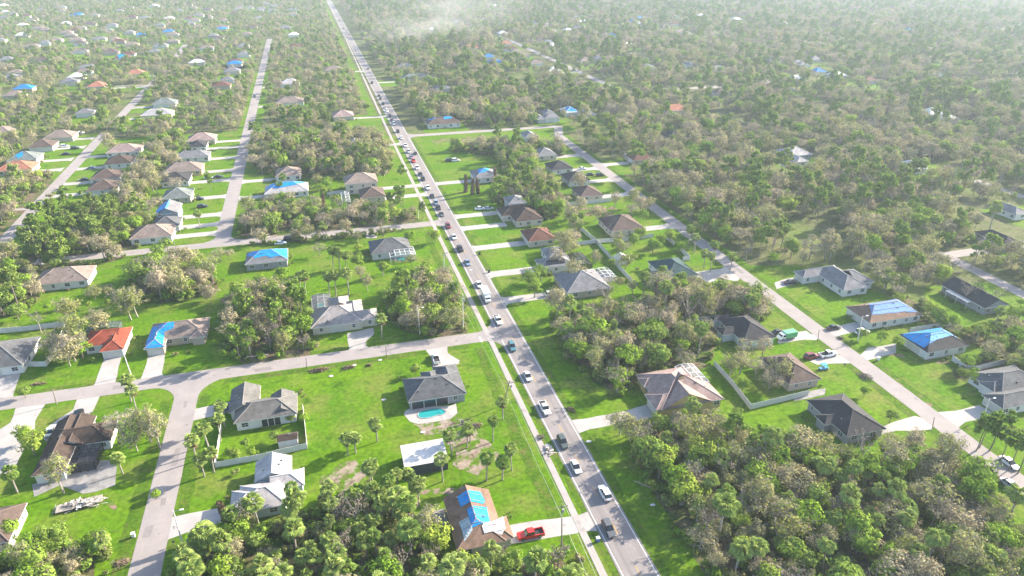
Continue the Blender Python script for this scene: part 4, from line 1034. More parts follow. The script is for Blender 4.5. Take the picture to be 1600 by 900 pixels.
road('street', (-131, 563), (-104, 561), 5.0, 'asphalt2', .046, 17)
road('street', (-131, 652), (-158, 655), 5.0, 'asphalt2', .046, 18)
def fillet(cx, cy, sx, sy, r, m, z):
    """rounded kerb return in the quadrant (sx, sy) of a crossing whose kerb lines meet at (cx, cy)"""
    pts = [(cx - sx * .4, cy - sy * .4)]
    for k in range(9):
        t = k / 8 * math.pi / 2
        pts.append((cx + sx * r * (1 - math.sin(t)), cy + sy * r * (1 - math.cos(t))))
    sheet('street_corner', [pts], m, z)
for sx, cx in ((-1, -46.0), (1, -40.0)): fillet(cx, 177.8, sx, -1, 8.0, 'asphalt2', .034)
for sx, cx in ((-1, -46.3), (1, -40.5)): fillet(cx, 281.5, sx, 1, 6.5, 'asphalt2', .034)
for sy, cy in ((-1, 177.4), (1, 183.0)): fillet(45.8, cy, -1, sy, 6.0 if sy < 0 else 7.5, 'asphalt', .034)
for sy, cy in ((-1, 275.5), (1, 281.1)): fillet(45.8, cy, -1, sy, 4.0, 'asphalt', .034)
for sy, cy in ((-1, 425.6), (1, 431.2)): fillet(52.8, cy, 1, sy, 6.0, 'asphalt', .034)
sheet('walkway', [[(41.45, 20), (43.0, 20), (43.45, 170), (43.0, 250), (42.7, 420), (45.0, 900), (45.2, 1500), (43.9, 1500), (43.7, 900), (41.2, 420), (41.5, 250), (41.95, 170)]], 'walk', .054)
for x, gaps in ((46.05, ((177, 184), (276, 281))), (52.55, ((426, 431),))):
    y = 20
    for g in list(gaps) + [(1600, 1600)]:
        strip('road_marking', x - .09, x + .09, y, g[0], 'paint_white', .058); y = g[1]
y = 84.0
while y < 520:
    strip('road_marking', 49.22, 49.38, y, y + 3.0, 'paint_yellow', .058); y += 11.4
for k in range(8): strip('road_marking', 42.3, 44.4, 177.6 + k * .8, 177.82 + k * .8, 'paint_worn', .060)
strip('road_marking', 39.6, 40.1, 176.9, 180.2, 'paint_white', .058)
mat('asphalt_patch', (.205, .186, .180), (.175, .160, .156), .8, fine=2.5, famp=.1, rough=.9, spec=.12)
rk = random.Random(14)
for k in range(26):
    ax_ = rk.choice(['m', 'm', 'l', 'r', 'c', 'd']); w_, l_ = rk.uniform(.8, 2.6), rk.uniform(1.5, 7)
    cx_, cy_ = {'m': (49.3 + rk.uniform(-1.9, 1.9), rk.uniform(85, 330)), 'l': (-43 + rk.uniform(-1.5, 1.5), rk.uniform(100, 172)), 'r': (142.8 + rk.uniform(-1.4, 1.4), rk.uniform(95, 260)), 'c': (rk.uniform(-80, 38), 180.3 + rk.uniform(-1.4, 1.4)), 'd': (rk.uniform(-80, 38), 278.6 + rk.uniform(-1.4, 1.4))}[ax_]
    if ax_ in 'cd': w_, l_ = l_, w_
    w_ = min(w_, 2.2) if ax_ not in 'cd' else w_; l_ = min(l_, 2.2) if ax_ in 'cd' else l_
    sheet('road_patch', [wobble([(cx_ - w_ / 2, cy_ - l_ / 2), (cx_ + w_ / 2, cy_ - l_ / 2), (cx_ + w_ / 2, cy_ + l_ / 2), (cx_ - w_ / 2, cy_ + l_ / 2)], .12, .7, k)], 'asphalt_patch', .0545)
for k, p in enumerate(DRIVES): sheet('driveway', [wobble(p, .12, .9, k)], 'concrete', .026 + .001 * (k % 3))
for k, p in enumerate(PATIOS): sheet('patio', [p], 'concrete' if k == 2 else 'patio', .030 + .0008 * k)
DRV_RECTS = []
for i, (x0, x1, y0, y1, fr) in enumerate(HROOF):
    if i < 20: continue
    ws = HOUSES[i][1]; ym = y0 + min(5.5, (y1 - y0) * .45)
    if fr == 'l': t = max([s for s in STREETX if s < x0], default=None); q = (t + 2.6, x0 + 1.2, ym - 2.4, ym + 2.4)
    elif fr == 'r': t = min([s for s in STREETX if s > x1], default=None); q = (x1 - 1.2, t - 2.6, ym - 2.4, ym + 2.4)
    else: continue
    if q[1] - q[0] < 3 or q[1] - q[0] > 45: continue
    DRV_RECTS.append(q); fl = 1.6
    a, b = q[0], q[1]
    if fr == 'l': p = [(a, q[2] - fl), (a + 2.5, q[2]), (b, q[2]), (b, q[3]), (a + 2.5, q[3]), (a, q[3] + fl)]
    else: p = [(a, q[2]), (b - 2.5, q[2]), (b, q[2] - fl), (b, q[3] + fl), (b - 2.5, q[3]), (a, q[3])]
    sheet('driveway', [wobble(p, .10, .9, i)], 'concrete', .029)

for a, b, c, d in ((53.1, 55.2, 20, 425), (44.0, 45.5, 185, 275), (44.0, 45.5, 20, 176), (36.5, 39.5, 60, 174), (36.5, 39.0, 190, 270), (-49.2, -46.4, 60, 170), (-39.7, -36.8, 60, 170), (146.0, 148.2, 60, 400), (137.2, 139.7, 60, 395), (-100, 36, 183.6, 185.4), (-34, 36, 174.6, 176.9), (-100, 36, 273.5, 275.2), (-36, 36, 281.5, 283.2)):
    p = edge((a, c), (b, c), 2, .3, a) + edge((b, c), (b, d), max(4, int((d - c) / 2.5)), .9, b + c) + edge((b, d), (a, d), 2, .3, c) + edge((a, d), (a, c), max(4, int((d - c) / 2.5)), .9, a + d + 3)
    sheet('grass_verge', [p], 'verge', .012)
# ------------------------------------------------------------------ houses
UNIT = MB(); UNIT.box(-.5, .5, -.5, .5, 0, 1)
unit_cache = {}
def unit(m):
    if m not in unit_cache: unit_cache[m] = UNIT.mesh('block_' + m, [m])
    return unit_cache[m]
WIN = {}
def window_mesh(kind):
    if kind not in WIN:
        f = MB(); w, h = (1.5, 1.15) if kind == 'wide' else (.9, 1.15)
        f.box(-w / 2 - .1, w / 2 + .1, -.06, 0, -.1, 0); f.box(-w / 2 - .1, w / 2 + .1, -.06, 0, h, h + .1)
        f.box(-w / 2 - .1, -w / 2, -.06, 0, 0, h); f.box(w / 2, w / 2 + .1, -.06, 0, 0, h); f.box(-.03, .03, -.05, 0, 0, h); f.box(-w / 2, w / 2, -.045, 0, h * .5 - .03, h * .5 + .03)
        p = MB(); p.box(-w / 2, w / 2, -.02, .01, 0, h)
        WIN[kind] = (f.mesh('window_frame', ['trim']), p.mesh('window_pane', ['glass']))
    return WIN[kind]
def roof_wing(mb, fas, cap, w, z, ox, oy):
    x0, x1, y0, y1, s = w; x0 -= ox; x1 -= ox; y0 -= oy; y1 -= oy
    if axis(w) == 'y':
        hh = (x1 - x0) / 2; zr = z + PITCH * hh; xm = (x0 + x1) / 2
        a = (xm, y0 + (hh if 'n' in s else 0), zr); b = (xm, y1 - (hh if 'f' in s else 0), zr)
        c = [(x0, y0, z), (x1, y0, z), (x1, y1, z), (x0, y1, z)]
        mb.face([c[3], c[0], a, b]); mb.face([c[1], c[2], b, a])
        if 'n' in s: mb.face([c[0], c[1], a])
        if 'f' in s: mb.face([c[2], c[3], b])
        hips = ([(c[0], a), (c[1], a)] if 'n' in s else []) + ([(c[2], b), (c[3], b)] if 'f' in s else [])
    else:
        hh = (y1 - y0) / 2; zr = z + PITCH * hh; ym = (y0 + y1) / 2
        a = (x0 + (hh if 'l' in s else 0), ym, zr); b = (x1 - (hh if 'r' in s else 0), ym, zr)
        c = [(x0, y0, z), (x1, y0, z), (x1, y1, z), (x0, y1, z)]
        mb.face([c[0], c[1], b, a]); mb.face([c[2], c[3], a, b])
        if 'l' in s: mb.face([c[3], c[0], a])
        if 'r' in s: mb.face([c[1], c[2], b])
        hips = ([(c[0], a), (c[3], a)] if 'l' in s else []) + ([(c[1], b), (c[2], b)] if 'r' in s else [])
    for p, q in hips + [(a, b)]: cap.tube((p[0], p[1], p[2] + .02), (q[0], q[1], q[2] + .02), .11, .11, 4, cap=False)
    t = .2
    for p, q in ((c[0], c[1]), (c[1], c[2]), (c[2], c[3]), (c[3], c[0])):
        fas.face([(p[0], p[1], z - t), (q[0], q[1], z - t), (q[0], q[1], z - .004), (p[0], p[1], z - .004)])
    fas.face([(c[3][0], c[3][1], z - t), (c[2][0], c[2][1], z - t), (c[1][0], c[1][1], z - t), (c[0][0], c[0][1], z - t)])
    return zr
rh = random.Random(11)
for i, (lb, ws, rc, wc, fr, ev, la) in enumerate(HOUSES):
    X0, X1, Y0, Y1, _ = HROOF[i]; ox, oy = (X0 + X1) / 2, (Y0 + Y1) / 2
    root = thing('house', lb, 'house', (ox, oy, 0), 0, 'houses of the suburb')
    wall = MB(); roof = MB(); fas = MB(); cap = MB()
    for k, w in enumerate(ws):
        x0, x1, y0, y1, s = w; n = .5 + .03 * k; z = ev + .03 * k
        a, b, c, d = x0 - ox + n, x1 - ox - n, y0 - oy + n, y1 - oy - n
        wall.box(a, b, c, d, 0, z - .1, bottom=False)
        if axis(w) == 'y':
            hh = (b - a) / 2; zz = z - .1 + PITCH * hh
            if 'n' not in s: wall.face([(a, c, z - .1), (b, c, z - .1), ((a + b) / 2, c, zz)])
            if 'f' not in s: wall.face([(b, d, z - .1), (a, d, z - .1), ((a + b) / 2, d, zz)])
        roof_wing(roof, fas, cap, w, z, ox, oy)
    wall.build('wall', 'wall_' + wc, root)
    ro = roof.build('roof', 'roof_' + rc, root); fas.build('fascia', 'trim', ro); cap.build('ridge_cap', 'ridge_' + rc, ro)
    dist = DIST(ox, oy)
    if dist < 330:
        for _ in range(3):
            w = ws[0]; px = rh.uniform(w[0] + 2, w[1] - 2); py = rh.uniform(w[2] + 2, w[3] - 2)
            v = obj('roof_vent', unit('vent'), ro, (px - ox, py - oy, ev + roof_h(ws, px, py) - .1)); v.scale = (.35, .35, .35)
    def free(x, y, k): return not any(j != k and w[0] + .3 < x < w[1] - .3 and w[2] + .3 < y < w[3] - .3 for j, w in enumerate(ws))
    gspan = None
    # garage door on the street side
    if fr in 'lrn' and dist < 560:
        if fr == 'l': k = min(range(len(ws)), key=lambda j: ws[j][0])
        elif fr == 'r': k = max(range(len(ws)), key=lambda j: ws[j][1])
        else: k = min(range(len(ws)), key=lambda j: ws[j][2])
        w = ws[k]; n = .5 + .03 * k; g = MB(); span = (w[3] - w[2]) if fr in 'lr' else (w[1] - w[0]); gw = min(4.9, span - 1.6); gm = 0
        for q in range(4): g.box(-gw / 2, gw / 2, -.05, .02, .05 + q * .54, .05 + q * .54 + .51)
        go = g.build('garage_door', 'garage', root)
        gp = (w[2] + min(span / 2, 5.5)) if fr in 'lr' else (w[0] + w[1]) / 2
        if fr == 'l': go.location = (w[0] + n - ox, gp - oy, 0); go.rotation_euler = (0, 0, -math.pi / 2)
        elif fr == 'r': go.location = (w[1] - n - ox, gp - oy, 0); go.rotation_euler = (0, 0, math.pi / 2)
        else: go.location = (gp - ox, w[2] + n - oy, 0)
        gspan = (k, fr, gp, gw)
    if la and dist < 400:
        k, t0, t1 = la; k = 0 if i != 1 else 1; w = ws[k]; n = .5 + .03 * k; a = w[0] + (w[1] - w[0]) * t0; b = w[0] + (w[1] - w[0]) * t1
        p = MB(); p.box(a - ox, b - ox, w[2] + n - oy - .03, w[2] + n - oy + .02, .05, ev - .25)
        ls = p.build('lanai_shade_panel', 'glass', root)  # flat dark panel, its colour standing in for the shade inside the lanai recess
        for q in range(4):
            x = a + (b - a) * q / 3; c = obj('post', unit('trim'), ls, (x - ox, w[2] + n - oy - .08, 0)); c.scale = (.14, .12, ev - .12)
    if dist < 480:
        for k, w in enumerate(ws):
            n = .5 + .03 * k; sides = ['n'] + (['l'] if ox > 10 else []) + (['r'] if ox < 30 else [])
            for sd_ in sides:
                L = (w[1] - w[0]) if sd_ == 'n' else (w[3] - w[2]); cnt = int((L - 1.6) / 3.6)
                for q in range(cnt):
                    t = (q + .5 + rh.uniform(-.12, .12)) / cnt
                    if sd_ == 'n': x, y, rz = w[0] + L * t, w[2] + n, 0; ox_, oy_ = x, y - 1
                    elif sd_ == 'l': x, y, rz = w[0] + n, w[2] + L * t, -math.pi / 2; ox_, oy_ = x - 1, y
                    else: x, y, rz = w[1] - n, w[2] + L * t, math.pi / 2; ox_, oy_ = x + 1, y
                    if not free(ox_, oy_, k) or not free(x, y, k): continue
                    if gspan and gspan[0] == k and gspan[1] == sd_ and abs((x if sd_ == 'n' else y) - gspan[2]) < gspan[3] / 2 + 1: continue
                    if la and sd_ == 'n' and k == (0 if i != 1 else 1) and la[1] - .06 < t < la[2] + .06: continue
                    fm, pm = window_mesh('wide' if rh.random() < .6 else 'slim')
                    for zz in ([.95] if ev < 4 else [.95, 3.3]):
                        wo = obj('window', fm, root, (x - ox, y - oy, zz)); wo.rotation_euler = (0, 0, rz); obj('pane', pm, wo)
    if i == SOLAR[0]:
        p = MB(); q = SOLAR[1]; nx = 9
        for a in range(nx):
            for b in range(2):
                def pt(u, v):
                    x = (q[0][0] * (1 - u) + q[1][0] * u) * (1 - v) + (q[3][0] * (1 - u) + q[2][0] * u) * v; y = (q[0][1] * (1 - u) + q[1][1] * u) * (1 - v) + (q[3][1] * (1 - u) + q[2][1] * u) * v
                    return (x - ox, y - oy, ev + roof_h(ws, x, y) + .12)
                u0, u1, v0, v1 = a / nx + .006, (a + 1) / nx - .006, b / 2 + .02, b / 2 + .48
                p.face([pt(u0, v1), pt(u1, v1), pt(u1, v0), pt(u0, v0)])
        p.build('solar_panel', 'solar', ro)
def drape(poly, hid, lift=.07):
    bm = bmesh.new(); a = sum(poly[i][0] * poly[(i + 1) % len(poly)][1] - poly[(i + 1) % len(poly)][0] * poly[i][1] for i in range(len(poly)))
    q = poly if a > 0 else poly[::-1]
    bm.faces.new([bm.verts.new((x, y, 0)) for x, y in q]); bmesh.ops.triangulate(bm, faces=bm.faces[:])
    ws = HOUSES[hid][1]; x0, x1, y0, y1, _ = HROOF[hid]; st = .45
    for ax, lo, hi in ((0, x0, x1), (1, y0, y1)):
        t = lo + st
        while t < hi:
            co = Vector((t, 0, 0)) if ax == 0 else Vector((0, t, 0)); no = Vector((1, 0, 0)) if ax == 0 else Vector((0, 1, 0))
            bmesh.ops.bisect_plane(bm, geom=bm.verts[:] + bm.edges[:] + bm.faces[:], plane_co=co, plane_no=no); t += st
    for v in bm.verts:
        v.co.z = HOUSES[hid][5] + roof_h(ws, v.co.x, v.co.y) + lift + .05 * mnoise.noise(Vector((v.co.x * 1.6, v.co.y * 1.6, 3)))
    return bm
TZ = {}
for (lb, hid, poly, c) in TARPS:
    TZ[hid] = TZ.get(hid, 0) + 1
    bm = drape(wobble(poly, .16, .7, hid + TZ[hid]), hid, .06 + .025 * TZ[hid]); me = bpy.data.meshes.new('roof_tarp'); bm.to_mesh(me); bm.free(); me.materials.append(MATS['tarp_' + c])
    to = tag(obj('roof_tarp', me), lb, 'tarp', 'tarps on storm damaged roofs')
    if HROOF[hid][2] < 300:
        xs, ys = [a for a, b in poly], [b for a, b in poly]; yy = min(ys) + .7
        while yy < max(ys):
            bt = MB(); pv_ = None; xx = min(xs)
            while xx < max(xs):
                if inside(poly, xx, yy):
                    q = (xx, yy, HOUSES[hid][5] + roof_h(HOUSES[hid][1], xx, yy) + .15 + .025 * TZ[hid])
                    if pv_: bt.tube(pv_, q, .045, .045, 4)
                    pv_ = q
                else: pv_ = None
                xx += .4
            if bt.f: bt.build('batten', 'bark_pale', to)
            yy += 1.9
# far houses
FWALL = ['white', 'cream', 'beige']
for k, (x0, x1, y0, y1, c) in enumerate(FARH):
    ox, oy = (x0 + x1) / 2, (y0 + y1) / 2
    place = 'far left' if ox < -60 else ('far middle' if ox < 180 else 'far right')
    cn = dict(whiteroof='white', beigetile='tan', midgrey='grey', redbrown='red brown', bluetop='blue tarped', terracotta='orange tile', mocha='brown')[c]
    t = thing('house', f'small {cn} roof among the trees of the {place} suburb', 'house', (ox, oy, 0), 0, f'{cn} roofs of the {place} suburb')
    wall = MB(); wall.box(x0 - ox + .5, x1 - ox - .5, y0 - oy + .5, y1 - oy - .5, 0, 2.9, bottom=False); wall.build('wall', 'wall_' + FWALL[k % 3], t)
    roof = MB(); fas = MB(); cap = MB(); roof_wing(roof, fas, cap, (x0, x1, y0, y1, 'lrnf'), 3.0, ox, oy); ro = roof.build('roof', 'roof_' + c, t); fas.build('fascia', 'trim', ro)
# sheds
for k, (lb, (x0, x1, y0, y1), z, rc, wc) in enumerate(SHEDS):
    ox, oy = (x0 + x1) / 2, (y0 + y1) / 2; t = thing('shed' if k else 'workshop', lb, 'shed', (ox, oy, 0))
    a, b, c, d = x0 - ox, x1 - ox, y0 - oy, y1 - oy
    wall = MB(); wall.box(a + .15, b - .15, c + .15, d - .15, 0, z - .12, bottom=False); wall.build('wall', 'wall_' + wc, t)
    roof = MB()
    if k == 0:
        k0 = [(a, c, z), (b, c, z), (b, d, z + .55), (a, d, z + .55)]; roof.face(k0); roof.face([(x, y, q - .12) for x, y, q in k0][::-1])
        for i in range(4):
            p, q = k0[i], k0[(i + 1) % 4]; roof.face([(p[0], p[1], p[2] - .12), (q[0], q[1], q[2] - .12), q, p])
        ro = roof.build('roof', 'roof_' + rc, t)
        for q in range(26):
            x = a + (b - a) * (q + .5) / 26; rb = MB(); rb.face([(x - .03, c, z + .03), (x + .03, c, z + .03), (x + .03, d, z + .58), (x - .03, d, z + .58)]); rb.build('roof_rib', 'trim', ro)
    else:
        fas = MB(); cap = MB(); roof_wing(roof, fas, cap, (x0, x1, y0, y1, 'nf' if k == 1 else 'lr'), z, ox, oy); ro = roof.build('roof', 'roof_' + rc, t); fas.build('fascia', 'trim', ro)
        dr = obj('door', unit('trim'), t, (0, c + .1, 0)); dr.scale = (.9, .06, 1.8)
        if k == 1:
            bx = obj('skylight_box', unit('vent'), ro, (.5, 0, z + .45)); bx.scale = (.7, .5, .35)
# patio roof of the long gable house
t = MB(); t.box(199.2, 201.3, 154.5, 163.5, 2.35, 2.45); w = t.build('patio_awning', 'roof_whiteroof'); tag(w, 'narrow white patio awning along the long charcoal gable house', 'awning')
for yy in (154.8, 159, 163.2):
    p = obj('post', unit('trim'), w, (199.35, yy, 0)); p.scale = (.12, .12, 2.36)

# ------------------------------------------------------------------ pools and cages
for (lb, p) in POOLS:
    q = smooth_poly(p, 2); cx = sum(a for a, b in q) / len(q); cy = sum(b for a, b in q) / len(q)
    t = thing('swimming_pool', lb, 'pool', (cx, cy, 0), 0, 'swimming pools')
    m = MB(); m.face([(a - cx, b - cy, .046) for a, b in (q if sum(q[i][0] * q[(i + 1) % len(q)][1] - q[(i + 1) % len(q)][0] * q[i][1] for i in range(len(q))) > 0 else q[::-1])]); m.build('water', 'water', t)
    c = MB(); n = len(q)
    for i in range(n):
        a, b = Vector((q[i][0] - cx, q[i][1] - cy, .05)), Vector((q[(i + 1) % n][0] - cx, q[(i + 1) % n][1] - cy, .05)); c.tube(a, b, .13, .13, 4, cap=False)
    c.build('coping', 'concrete', t)
def beam(parent, a, b, w, m):
    a = Vector(a); b = Vector(b); o = obj('beam', unit(m), parent, a); d = b - a
    o.rotation_mode = 'QUATERNION'; o.rotation_quaternion = d.to_track_quat('Z', 'Y'); o.scale = (w, w, d.length); return o
for ci, (lb, p, hh, c) in enumerate(CAGES):
    xs = sorted(a for a, b in p); ys = sorted(b for a, b in p); x0, x1, y0, y1 = (xs[0] + xs[1]) / 2, (xs[2] + xs[3]) / 2, (ys[0] + ys[1]) / 2, (ys[2] + ys[3]) / 2
    cx, cy = (x0 + x1) / 2, (y0 + y1) / 2; t = thing('pool_cage', lb, 'pool cage', (cx, cy, 0), 0, 'screen enclosures'); a, b, c0, d = x0 - cx, x1 - cx, y0 - cy, y1 - cy
    fm = 'frame_' + c; nx = max(2, round((b - a) / 2.0)); ny = max(2, round((d - c0) / 2.2)); bw = .13
    crown = hh + .7
    def zt(x): u = abs(x) / max(.1, b); return hh + (crown - hh) * (1 - u) if c in ('green', 'black') else (hh + (.55 if u < .7 else .55 * (1 - u) / .3))
    xs_ = [a + (b - a) * k / nx for k in range(nx + 1)]; ys_ = [c0 + (d - c0) * k / ny for k in range(ny + 1)]
    for x in xs_:
        for y in (c0, d): beam(t, (x, y, 0), (x, y, zt(x)), bw, fm)
        beam(t, (x, c0, zt(x)), (x, d, zt(x)), bw, fm)
    for y in ys_:
        for x, x2 in zip(xs_, xs_[1:]): beam(t, (x, y, zt(x)), (x2, y, zt(x2)), bw, fm)
        for x in (a, b): beam(t, (x, y, 0), (x, y, hh), bw, fm)
    m = MB()
    for x, x2 in zip(xs_, xs_[1:]): m.face([(x, c0, zt(x) - .02), (x2, c0, zt(x2) - .02), (x2, d, zt(x2) - .02), (x, d, zt(x) - .02)])
    for q in ([(a, c0), (b, c0)], [(b, c0), (b, d)], [(b, d), (a, d)], [(a, d), (a, c0)]): m.face([(*q[0], .1), (*q[1], .1), (*q[1], hh), (*q[0], hh)])
    m.build('screen', 'screen_' + c, t)

# ------------------------------------------------------------------ fences: every panel and post its own piece
for k, (lb, p, h) in enumerate(FENCES):
    m = 'fence_grey' if lb.startswith('grey') else 'fence'; t = thing('fence', lb, 'fence', (*p[0], 0), 0, 'yard fences'); o0 = Vector(p[0])
    for a, b in zip(p, p[1:]):
        a = Vector(a) - o0; b = Vector(b) - o0; L = (b - a).length; n = max(1, round(L / 2.4)); ang = math.atan2(b.y - a.y, b.x - a.x)
        for i in range(n):
            c = a.lerp(b, (i + .5) / n); q = obj('panel', unit(m), t, (c.x, c.y, .06)); q.scale = (L / n - .14, .05, h - .1 + .03 * ((i * 7) % 3 - 1)); q.rotation_euler = (0, 0, ang)
            c = a.lerp(b, i / n); q = obj('post', unit(m), t, (c.x, c.y, 0)); q.scale = (.14, .14, h + .08); q.rotation_euler = (0, 0, ang)
    q = obj('post', unit(m), t, ((Vector(p[-1]) - o0).x, (Vector(p[-1]) - o0).y, 0)); q.scale = (.14, .14, h + .08)

# ------------------------------------------------------------------ vehicles
def loft(st, mb, m=0):
    """st: stations (x, half width low, half width top, z low, z shoulder, z top)"""
    rows = []
    for (x, wl, wt, zl, zs, zt) in st:
        rows.append([(x, -wl, zl), (x, -wl, zs), (x, -wt, zt), (x, wt, zt), (x, wl, zs), (x, wl, zl)])
    for a, b in zip(rows, rows[1:]):
        for i in range(5): mb.face([a[i], a[i + 1], b[i + 1], b[i]], m)
    mb.face(rows[0][::-1], m); mb.face(rows[-1], m)
CARM = {}
def car_meshes(typ, col):
    key = (typ, col)
    if key in CARM: return CARM[key]
    P = []; c = 'car_' + col; body = MB(); gl = MB(); rf_ = MB(); extra = []
    if typ in ('sedan', 'suv'):
        L, W_, hz, ht = (4.7, .92, .86, 1.44) if typ == 'sedan' else (4.75, .96, 1.0, 1.74)
        h = L / 2
        loft([(-h, .72, .66, .42, .62, .74), (-h + .25, .86, .78, .30, .66, hz - .02), (-h + .9, W_, W_ - .10, .26, .70, hz), (-.2, W_, W_ - .08, .25, .72, hz), (h - 1.25, W_, W_ - .10, .26, .70, hz - .03), (h - .3, .86, .74, .30, .62, hz - .20), (h, .66, .60, .40, .56, hz - .30)], body)
        if typ == 'sedan': g = [(-1.75, .78, .70, hz - .05, hz, hz + .01), (-.95, .78, .60, hz - .05, hz + .05, ht - .04), (.25, .80, .60, hz - .05, hz + .05, ht - .02), (1.15, .78, .70, hz - .08, hz - .04, hz)]; r = (-.95, .25)
        else: g = [(-2.15, .82, .74, hz - .05, hz, hz + .01), (-1.75, .82, .68, hz - .05, hz + .05, ht - .04), (.30, .84, .66, hz - .05, hz + .05, ht - .03), (1.10, .80, .72, hz - .08, hz - .04, hz)]; r = (-1.75, .30)
        loft(g, gl); rf_.box(r[0] - .03, r[1] + .02, -.64, .64, ht - .05, ht + .02)
        for sx in (r[0] + .15, (r[0] + r[1]) / 2, r[1]):
            for sy in (-1, 1): rf_.tube((sx, sy * .83, hz - .02), (sx, sy * .655, ht), .05, .05, 4)
        wx, wr = (1.42, .33) if typ == 'sedan' else (1.42, .38)
    elif typ in ('pickup',):
        L = 5.6; h = L / 2; W_ = .98
        loft([(-.55, W_, W_ - .06, .36, .8, 1.02), (h - 1.5, W_, W_ - .08, .36, .8, 1.04), (h - .2, .92, .82, .40, .72, .96), (h, .80, .74, .46, .66, .86)], body)
        body.box(-h, -.56, -W_, W_, .36, .55); body.box(-h, -.56, -W_, -W_ + .12, .55, 1.04); body.box(-h, -.56, W_ - .12, W_, .55, 1.04); body.box(-h, -h + .1, -W_ + .12, W_ - .12, .55, 1.03)
        bd = MB(); bd.box(-h + .12, -.58, -W_ + .13, W_ - .13, .56, 1.02 if col in ('covered', 'black', 'white') else .62); extra.append(('bed', bd, 'bed'))
        g = [(-.75, .80, .72, .98, 1.02, 1.03), (-.60, .80, .70, .98, 1.05, 1.72), (.70, .82, .70, .98, 1.05, 1.74), (1.35, .80, .74, .96, 1.0, 1.03)]; loft(g, gl); rf_.box(-.62, .68, -.68, .68, 1.70, 1.78)
        for sx in (-.55, .1, .68):
            for sy in (-1, 1): rf_.tube((sx, sy * .83, .98), (sx, sy * .69, 1.75), .05, .05, 4)
        wx, wr = 1.75, .40
    elif typ in ('truck', 'boxvan'):
        L = 7.4 if typ == 'truck' else 5.9; h = L / 2; W_ = 1.1; bh = 3.1 if typ == 'truck' else 2.5
        body.box(-h, h - 1.9, -W_ - .05, W_ + .05, .75, bh)
        cb = MB(); loft([(h - 1.85, W_ - .06, W_ - .1, .45, 1.0, 2.15), (h - .95, W_ - .06, W_ - .16, .45, 1.0, 2.1), (h - .55, W_ - .08, W_ - .14, .45, .95, 1.32), (h, .9, .84, .5, .8, 1.15)], cb); extra.append(('cab', cb, 'car_white'))
        gl.face([(h - .93, -.8, 2.0), (h - .56, -.85, 1.36), (h - .56, .85, 1.36), (h - .93, .8, 2.0)]); gl.face([(h - 1.75, -W_ + .02, 1.35), (h - .85, -W_ + .02, 1.35), (h - 1.0, -W_ + .07, 1.95), (h - 1.75, -W_ + .05, 1.95)]); gl.face([(h - 1.75, W_ - .02, 1.35), (h - .85, W_ - .02, 1.35), (h - 1.0, W_ - .07, 1.95), (h - 1.75, W_ - .05, 1.95)])
        gl.face([(h - .935, -.8, 2.03), (h - .535, -.85, 1.375), (h - .535, .85, 1.375), (h - .935, .8, 2.03)][::-1])
        fr_ = MB(); fr_.box(-h + .2, h - .6, -.5, .5, .4, .74); extra.append(('chassis', fr_, 'bed')); rf_ = None
        wx, wr = h - 1.1, .46
    else:
        L = 2.6; h = 1.3; loft([(-h, .5, .45, .25, .5, .65), (0, .58, .5, .22, .5, .6), (h, .45, .4, .3, .5, .7)], body)
        gl.box(-.5, .3, -.5, .5, .62, .68); rf_.box(-.95, .7, -.62, .62, 1.72, 1.82)
        for sx in (-.85, .6):
            for sy in (-1, 1): rf_.tube((sx, sy * .5, .6), (sx, sy * .55, 1.75), .04, .04, 4)
        wx, wr = .85, .25
    W2 = {'sedan': .80, 'suv': .83, 'pickup': .86, 'truck': .95, 'boxvan': .95}.get(typ, .48)
    ty = MB(); n = 12
    for i in range(n):
        a0, a1 = 2 * math.pi * i / n, 2 * math.pi * (i + 1) / n
        p = [(wr * math.cos(a0), wr * math.sin(a0)), (wr * math.cos(a1), wr * math.sin(a1))]
        ty.face([(p[0][0], -.12, p[0][1]), (p[0][0], .12, p[0][1]), (p[1][0], .12, p[1][1]), (p[1][0], -.12, p[1][1])])
    for s in (-1, 1): ty.face([(wr * math.cos(2 * math.pi * i * s / n), .12 * s, wr * math.sin(2 * math.pi * i * s / n)) for i in range(n)][::-1 if s > 0 else 1])
    rm = MB(); rm.face([(wr * .62 * math.cos(2 * math.pi * i / n), .125, wr * .62 * math.sin(2 * math.pi * i / n)) for i in range(n)][::-1]); rm.face([(wr * .62 * math.cos(2 * math.pi * i / n), -.125, wr * .62 * math.sin(2 * math.pi * i / n)) for i in range(n)])
    hl = MB(); hl.box(-.06, .06, -.2, .2, -.08, .08)
    c_body = c
    out = dict(body=body.mesh('body', [c_body], False), glass=gl.mesh('windows', ['car_glass']), roof=rf_.mesh('roof', [c]) if rf_ else None, extra=[(n_, e.mesh(n_, [m_])) for n_, e, m_ in extra], tyre=ty.mesh('tyre', ['tyre']), rim=rm.mesh('rim', ['rim']), front=hl.mesh('headlight', ['lamp_front']), rear=hl.mesh('taillight', ['lamp_rear']), wx=wx, wr=wr, w=W2, h=h)
    CARM[key] = out; return out
HD = dict(n=math.pi / 2, s=-math.pi / 2, e=0, w=math.pi)
NM = dict(sedan='car', suv='car', pickup='pickup_truck', truck='box_truck', boxvan='box_van', cart='golf_cart'); CT = dict(sedan='car', suv='car', pickup='pickup', truck='truck', boxvan='van', cart='cart')
qn = 0; ORD = ['first', 'second', 'third', 'fourth', 'fifth', 'sixth', 'seventh', 'eighth', 'ninth', 'tenth', 'eleventh', 'twelfth', 'thirteenth', 'fourteenth', 'fifteenth', 'sixteenth', 'seventeenth', 'eighteenth', 'nineteenth', 'twentieth', 'twenty-first', 'twenty-second', 'twenty-third', 'twenty-fourth']
rc_ = random.Random(3)
